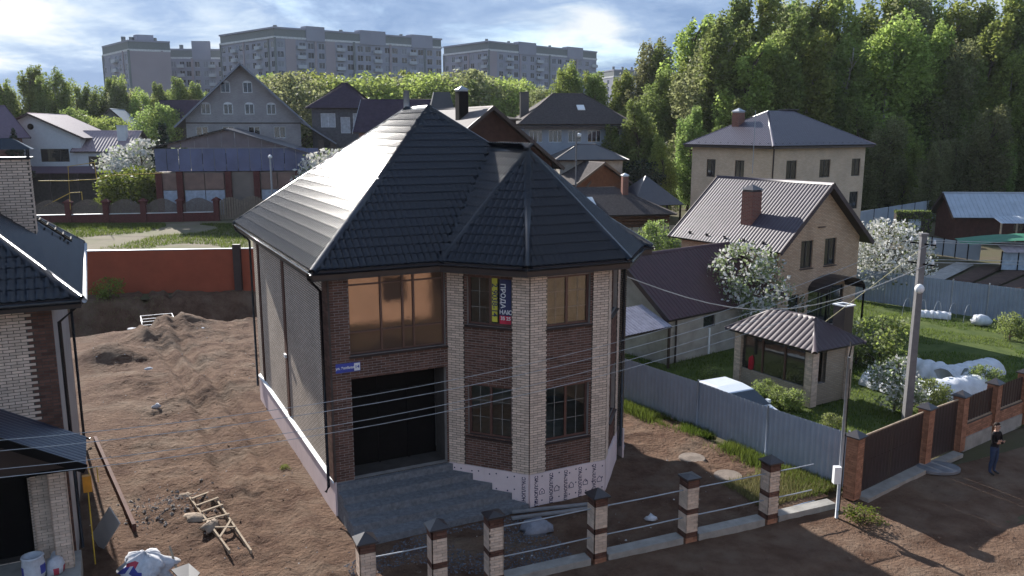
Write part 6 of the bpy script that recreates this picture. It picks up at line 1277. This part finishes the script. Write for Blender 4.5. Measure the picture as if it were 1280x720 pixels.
# near vegetation
BUSH = tree_meshes('round', 5.6, 4.0, 5200, .42, M_lf_br, .05, 0, nclump=60)
tree('bright_bush', 'bright yellow green bush behind the brick pillar fence', 'bush', Vector((AT(163, 240, 99).x, 99, terrain(99))), BUSH, 1.0, None, None, 1.0)
SPR = tree_meshes('spruce', 6, 1.5, 2600, .3, M_spr, .03, 0, nclump=80); tree('spruce', 'small dark spruce in front of the white gable house', 'tree', Vector((AT(19, 190, 106).x, 106, terrain(106) + 4.0)), SPR, 1.0); tree('spruce', 'dark spruce beside the grey gable house', 'tree', Vector((AT(206, 200, 106).x, 106, terrain(106))), SPR, 1.75)
CH = [tree_meshes('round', 5.0, 2.3 + .2 * i, 6000, .20, [M_lf_pale, M_blos], .12, .0, None, .62 + .1 * i, 60) for i in range(2)]
CHF = tree_meshes('round', 6, 3.2, 4200, .34, [M_lf_pale, M_blos], .1, 0, None, .75, 60)
tree('blossom_tree', 'white blossoming tree between the glazed garage and the white wing', 'tree', Vector((AT(176, 190, 108).x, 108, terrain(108))), CHF, 1.45); tree('blossom_tree', 'white blossoming tree below the plum hip roof', 'tree', Vector((AT(424, 190, 96).x, 96, terrain(96))), CHF, 1.35)
tree('blossom_tree', 'big white blossoming tree beside the tan gable house', 'tree', G(1103, 372), CH[1], 1.02, None, None, 1.0); tree('blossom_tree', 'pale blossoming tree in front of the tan gable house side wall', 'tree', Vector((12.2, 42.6, 0)), tree_meshes('round', 5.2, 1.9, 4200, .2, [M_lf_pale, M_blos], .15, .02, None, .45, 50), 1.0)
SH = [tree_meshes('round', 2.4, 1.35, 2600, .16, [M_lf_pale, M_lf_birch], .06, 0, None, .5, 36) for _ in range(2)] + [tree_meshes('round', 2.2, 1.1, 2200, .15, [M_lf_pale, M_blos], .06, 0, None, .4, 36)]
for p, v, sc, lab in (((975, 412), 2, 1.15, 'pale flowering shrub behind the gazebo roof'), ((945, 405), 0, 1.1, 'leafy shrub at the foot of the pale blossoming tree'), ((1005, 402), 0, .95, 'green shrub below the tan house window'), ((1098, 462), 1, 1.05, 'round green bush between the gazebo and the concrete pole'), ((1070, 455), 2, .9, 'grey green flowering shrub at the gazebo corner'), ((820, 322), 0, 1.3, 'pale leafed tree over the maroon roof'), ((1118, 512), 2, .95, 'young thin fruit tree in front of the fleece tunnel'), ((1165, 512), 1, .5, 'small green bush among the fleece tunnels'), ((1230, 487), 1, .45, 'small bush at the brown fence corner'), ((1262, 425), 0, .6, 'dark currant bush on the lawn')):
    tree('shrub', lab, 'shrub', G(*p), SH[v], sc)
for i, (p, sc) in enumerate((((955, 500), .36), ((975, 508), .34), ((990, 512), .36), ((893, 478), .3), ((885, 474), .26), ((1040, 540), .3))): tree('flower_clump', ['green flower clump by the brick gazebo base wall', 'second green clump along the gazebo wall', 'green clump at the gazebo corner pier', 'green clump behind the grey fence near the car', 'small clump behind the grey fence', 'low green clump by the metal pole inside the yard'][i], 'plant', G(*p), SH[1], sc)
WEED = tree_meshes('round', .8, .55, 900, .09, M_lf_br, .02, 0, nclump=22)
tree('weed_clump', 'bright green weeds growing at the foot of the metal pole', 'weeds', G(1080, 652), WEED, .5, None, None, 1.7); tree('weed_clump', 'yellow green sprig growing in front of the red wall', 'weeds', G(138, 372), WEED, 1.6); tree('weed_clump', 'small weed sprouting beside the side wall plinth', 'weeds', G(357, 588), WEED, .25)
# ================================================================== GRASS
def grass(name, label, n, fn, hmin, hmax, m, w=.012):
    V = np.zeros((n, 3, 3)); 
    for i in range(n):
        p = fn(); a = nr.rand() * 6.283; h_ = nr.uniform(hmin, hmax); dx, dy = math.cos(a), math.sin(a); l_ = h_ * .5
        V[i, 0] = (p.x - dy * w, p.y + dx * w, p.z - .02); V[i, 1] = (p.x + dy * w, p.y - dx * w, p.z - .02); V[i, 2] = (p.x + dx * l_, p.y + dy * l_, p.z + h_)
    me = bpy.data.meshes.new(name); me.from_pydata(V.reshape(-1, 3).tolist(), [], [(3 * i, 3 * i + 1, 3 * i + 2) for i in range(n)]); me.materials.append(m); tag(link(name, me), label, 'grass', kind='stuff')
M_gr = leaf_mat('grass_fresh', (.075, .12, .018), (.14, .17, .035)); M_grd = leaf_mat('grass_dry', (.14, .13, .05), (.20, .17, .08), .3)
def near_grey():
    while True:
        t = nr.rand(); i = int(t * 3.999); p = GFP[i].lerp(GFP[i + 1], t * 4 - i); w_ = abs(nr.randn()) * (.32 + .45 * max(0, t - .75) * 4); q = p + (UV(-1, 0) - UV(0, 0)) * (.08 + w_)
        if mnoise.noise(Vector((q.x * .9, q.y * .9, 0))) > -.25: return q
grass('fence_grass', 'fresh green grass strip along the grey sheet fence', 15000, near_grey, .10, .34, M_gr)
def corner(): t, s_ = nr.rand(), nr.rand(); return UV(11.3 + 2.9 * t, -5.2 + 1.9 * s_, .03)
grass('corner_grass', 'dry grass patch between the last post and the metal pole', 7000, corner, .08, .26, M_grd)
def lawn():
    while True:
        p = UV(14.8 + 24 * nr.rand(), -4 + 22 * nr.rand() ** 1.1, -.04)
        if mnoise.noise(Vector((p.x * .35, p.y * .35, 3))) > -.15 and not (20.5 < p.x < 20): return p
grass('lawn_grass', 'short grass of the neighbouring garden lawn', 42000, lawn, .05, .16, M_gr, .02)
def lot():
    while True:
        p = G(nr.uniform(60, 310), 281 + 30 * nr.rand() ** 2.2); 
        if mnoise.noise(Vector((p.x * .12, p.y * .12, 9))) > -.1 - .0 * p.x: return p
grass('lot_grass', 'patchy rough grass on the empty lot behind the red wall', 16000, lot, .1, .35, M_gr, .04)
def lot2(): u, v = -9 + 7 * nr.rand(), 31 + 6 * nr.rand(); return UV(u, v, plot_h(u, v))
grass('shade_grass', 'shaded grass below the red wall at the end of the plot', 5000, lot2, .06, .18, M_grd, .02)
ivy = nr.rand(5000, 3) * np.array([3.5, .7, 2.85]) + np.array([-.05, -.1, 0]); o = link('ivy', leaf_mesh('ivy', ivy[(ivy[:, 1] < .0) | (ivy[:, 2] > 2.6)][:5000], .22, M_lf_dark), hg); b = MB()

# ================================================================== PERSON by the fence
M_skin = mat('skin', (.42, .25, .18), .6, var=.05); M_jeans = mat('blue_jeans', (.035, .055, .11), .85, var=.2, vscale=8, bump=.3, bscale=60); M_top = mat('black_top', (.012, .011, .013), .85, var=.2, vscale=5); M_hair = mat('dark_hair', (.03, .02, .016), .7); M_shoe = mat('dark_shoe', (.015, .014, .015), .5)
pj = thing('person', 'person in a black top and blue jeans standing with folded arms by the brick fence', 'person', G(1240, 592), R(28))
J = {}; Ed = []
def jn(n, p, r, par=None):
    J[n] = (len(J), Vector(p), r)
    if par: Ed.append((J[par][0], J[n][0]))
jn('pel', (0, 0, .93), .135); jn('sp', (0, .005, 1.08), .13, 'pel'); jn('ch', (0, .0, 1.27), .145, 'sp'); jn('ub', (0, .01, 1.38), .12, 'ch'); jn('nk', (0, .005, 1.47), .052, 'ub'); jn('hb', (0, -.005, 1.545), .072, 'nk'); jn('hd', (0, -.012, 1.62), .088, 'hb'); jn('ht', (0, -.002, 1.68), .07, 'hd')
for s_, t_ in ((-1, 'l'), (1, 'r')):
    jn('hp' + t_, (s_ * .09, 0, .86), .095, 'pel'); jn('kn' + t_, (s_ * .105, -.02, .48), .066, 'hp' + t_); jn('cf' + t_, (s_ * .107, .02, .33), .06, 'kn' + t_); jn('an' + t_, (s_ * .11, .02, .09), .043, 'cf' + t_); jn('ft' + t_, (s_ * .12, -.07, .045), .042, 'an' + t_); jn('to' + t_, (s_ * .13, -.16, .03), .03, 'ft' + t_)
    jn('sh' + t_, (s_ * .18, .0, 1.37), .066, 'ub'); jn('el' + t_, (s_ * .23, -.05, 1.10), .046, 'sh' + t_); jn('wr' + t_, (-s_ * .02, -.215, 1.15 + .035 * s_), .032, 'el' + t_); jn('pa' + t_, (-s_ * .09, -.21, 1.165 + .035 * s_), .030, 'wr' + t_)
    for fi in range(4): jn(f'f{fi}' + t_, (-s_ * .135, -.195 + .004 * fi, 1.195 + .035 * s_ - fi * .021), .0095, 'pa' + t_); jn(f'g{fi}' + t_, (-s_ * (.172 - .006 * abs(fi - 1)), -.17, 1.19 + .035 * s_ - fi * .021), .008, f'f{fi}' + t_)
    jn('th' + t_, (-s_ * .085, -.235, 1.205 + .035 * s_), .011, 'pa' + t_); jn('tt' + t_, (-s_ * .115, -.24, 1.225 + .035 * s_), .009, 'th' + t_)
me = bpy.data.meshes.new('body'); me.from_pydata([tuple(J[n][1]) for n in J], Ed, []); tmp = bpy.data.objects.new('tmp', me); COL.objects.link(tmp); tmp.modifiers.new('s', 'SKIN')
for i, n in enumerate(J): me.skin_vertices[0].data[i].radius = (J[n][2], J[n][2] * (.78 if n in ('pel', 'sp', 'ch', 'ub') else 1)); me.skin_vertices[0].data[i].use_root = (n == 'pel')
sb_ = tmp.modifiers.new('u', 'SUBSURF'); sb_.levels = 2; sb_.render_levels = 2
bm_ = bpy.data.meshes.new_from_object(tmp.evaluated_get(bpy.context.evaluated_depsgraph_get())); bpy.data.objects.remove(tmp)
bm_.materials.clear()
for m in (M_skin, M_jeans, M_top, M_shoe): bm_.materials.append(m)
for p in bm_.polygons:
    c = p.center; p.use_smooth = True
    hand = c.y < -.14 and 1.05 < c.z < 1.3 and abs(c.x) < .2
    p.material_index = 3 if c.z < .085 else 1 if c.z < .93 else 0 if (c.z > 1.455 or (hand and abs(c.x) > .045)) else 2
link('body', bm_, pj)
hb = MB(); V = []; n = 14
for i in range(8):
    th = math.pi * .62 * i / 7
    for j in range(n): a = 2 * math.pi * j / n; f_ = .0 if not (math.sin(a) < -.35 and i > 4) else .03; V.append(((.1 - f_) * math.sin(th) * math.cos(a), .015 + (.108 - f_) * math.sin(th) * math.sin(a), 1.635 + .112 * math.cos(th) + (.02 if math.sin(a) < -.3 and i > 5 else 0)))
hb.add(V, [(i * n + j, i * n + (j + 1) % n, (i + 1) * n + (j + 1) % n, (i + 1) * n + j) for i in range(7) for j in range(n)]); hb.obj('hair', M_hair, pj, smooth=True)
fc = MB(); fc.add([(-.016, -.088, 1.59), (.016, -.088, 1.59), (0, -.118, 1.592), (0, -.092, 1.635)], [(0, 1, 2), (0, 2, 3), (2, 1, 3)]); fc.obj('nose', M_skin, pj)
for s_ in (-1, 1):
    e = MB(); e.lathe([(.001, -.012), (.013, -.008), (.015, 0), (.013, .008), (.001, .012)], (s_ * .033, -.083, 1.625), 8); e.obj('eye', M_black, pj); e = MB(); e.lathe([(.003, -.03), (.02, -.015), (.022, .012), (.004, .03)], (s_ * .092, .005, 1.615), 6); e.obj('ear', M_skin, pj)
e = MB(); e.box(-.026, .026, -.094, -.08, 1.558, 1.567); e.obj('mouth', mat('lips', (.28, .10, .09), .6), pj)

# ================================================================== houses across the street (behind the viewer; the windows mirror them)
house('street_house', 'beige brick house across the street', UV(12, -23.5), ANG + math.pi, 11, 9, 5.5, 'gablex', 9, M_bt3, M_lilac, {'F': [(1.5, 3, 1, 2.6), (6.5, 8, 1, 2.6)]}, .5)
house('street_house', 'tan house with orange panels across the street', UV(27, -19), ANG + math.pi, 12, 9, 5.2, 'gablex', 9, M_bt2, M_gzr, {'F': [(1.5, 3, 1, 2.6), (6.5, 8, 1, 2.6)]}, .5)

# ================================================================== HAZE
hz = MB(); hz.box(-3100, 3100, -500, 3100, -3.4, 50); ho_ = hz.obj('haze', None); ho_['kind'] = 'stuff'
ho_.data.materials.clear(); hm = bpy.data.materials.new('thin_haze'); hm.use_nodes = True; hm.node_tree.nodes.remove(hm.node_tree.nodes['Principled BSDF'])
pv = hm.node_tree.nodes.new('ShaderNodeVolumePrincipled'); pv.inputs['Color'].default_value = (.86, .91, 1, 1); pv.inputs['Density'].default_value = .00009; pv.inputs['Anisotropy'].default_value = .2
hm.node_tree.links.new(pv.outputs[0], hm.node_tree.nodes['Material Output'].inputs['Volume']); ho_.data.materials.append(hm)
tag(ho_, 'thin pale haze in the air over the neighbourhood', 'haze')
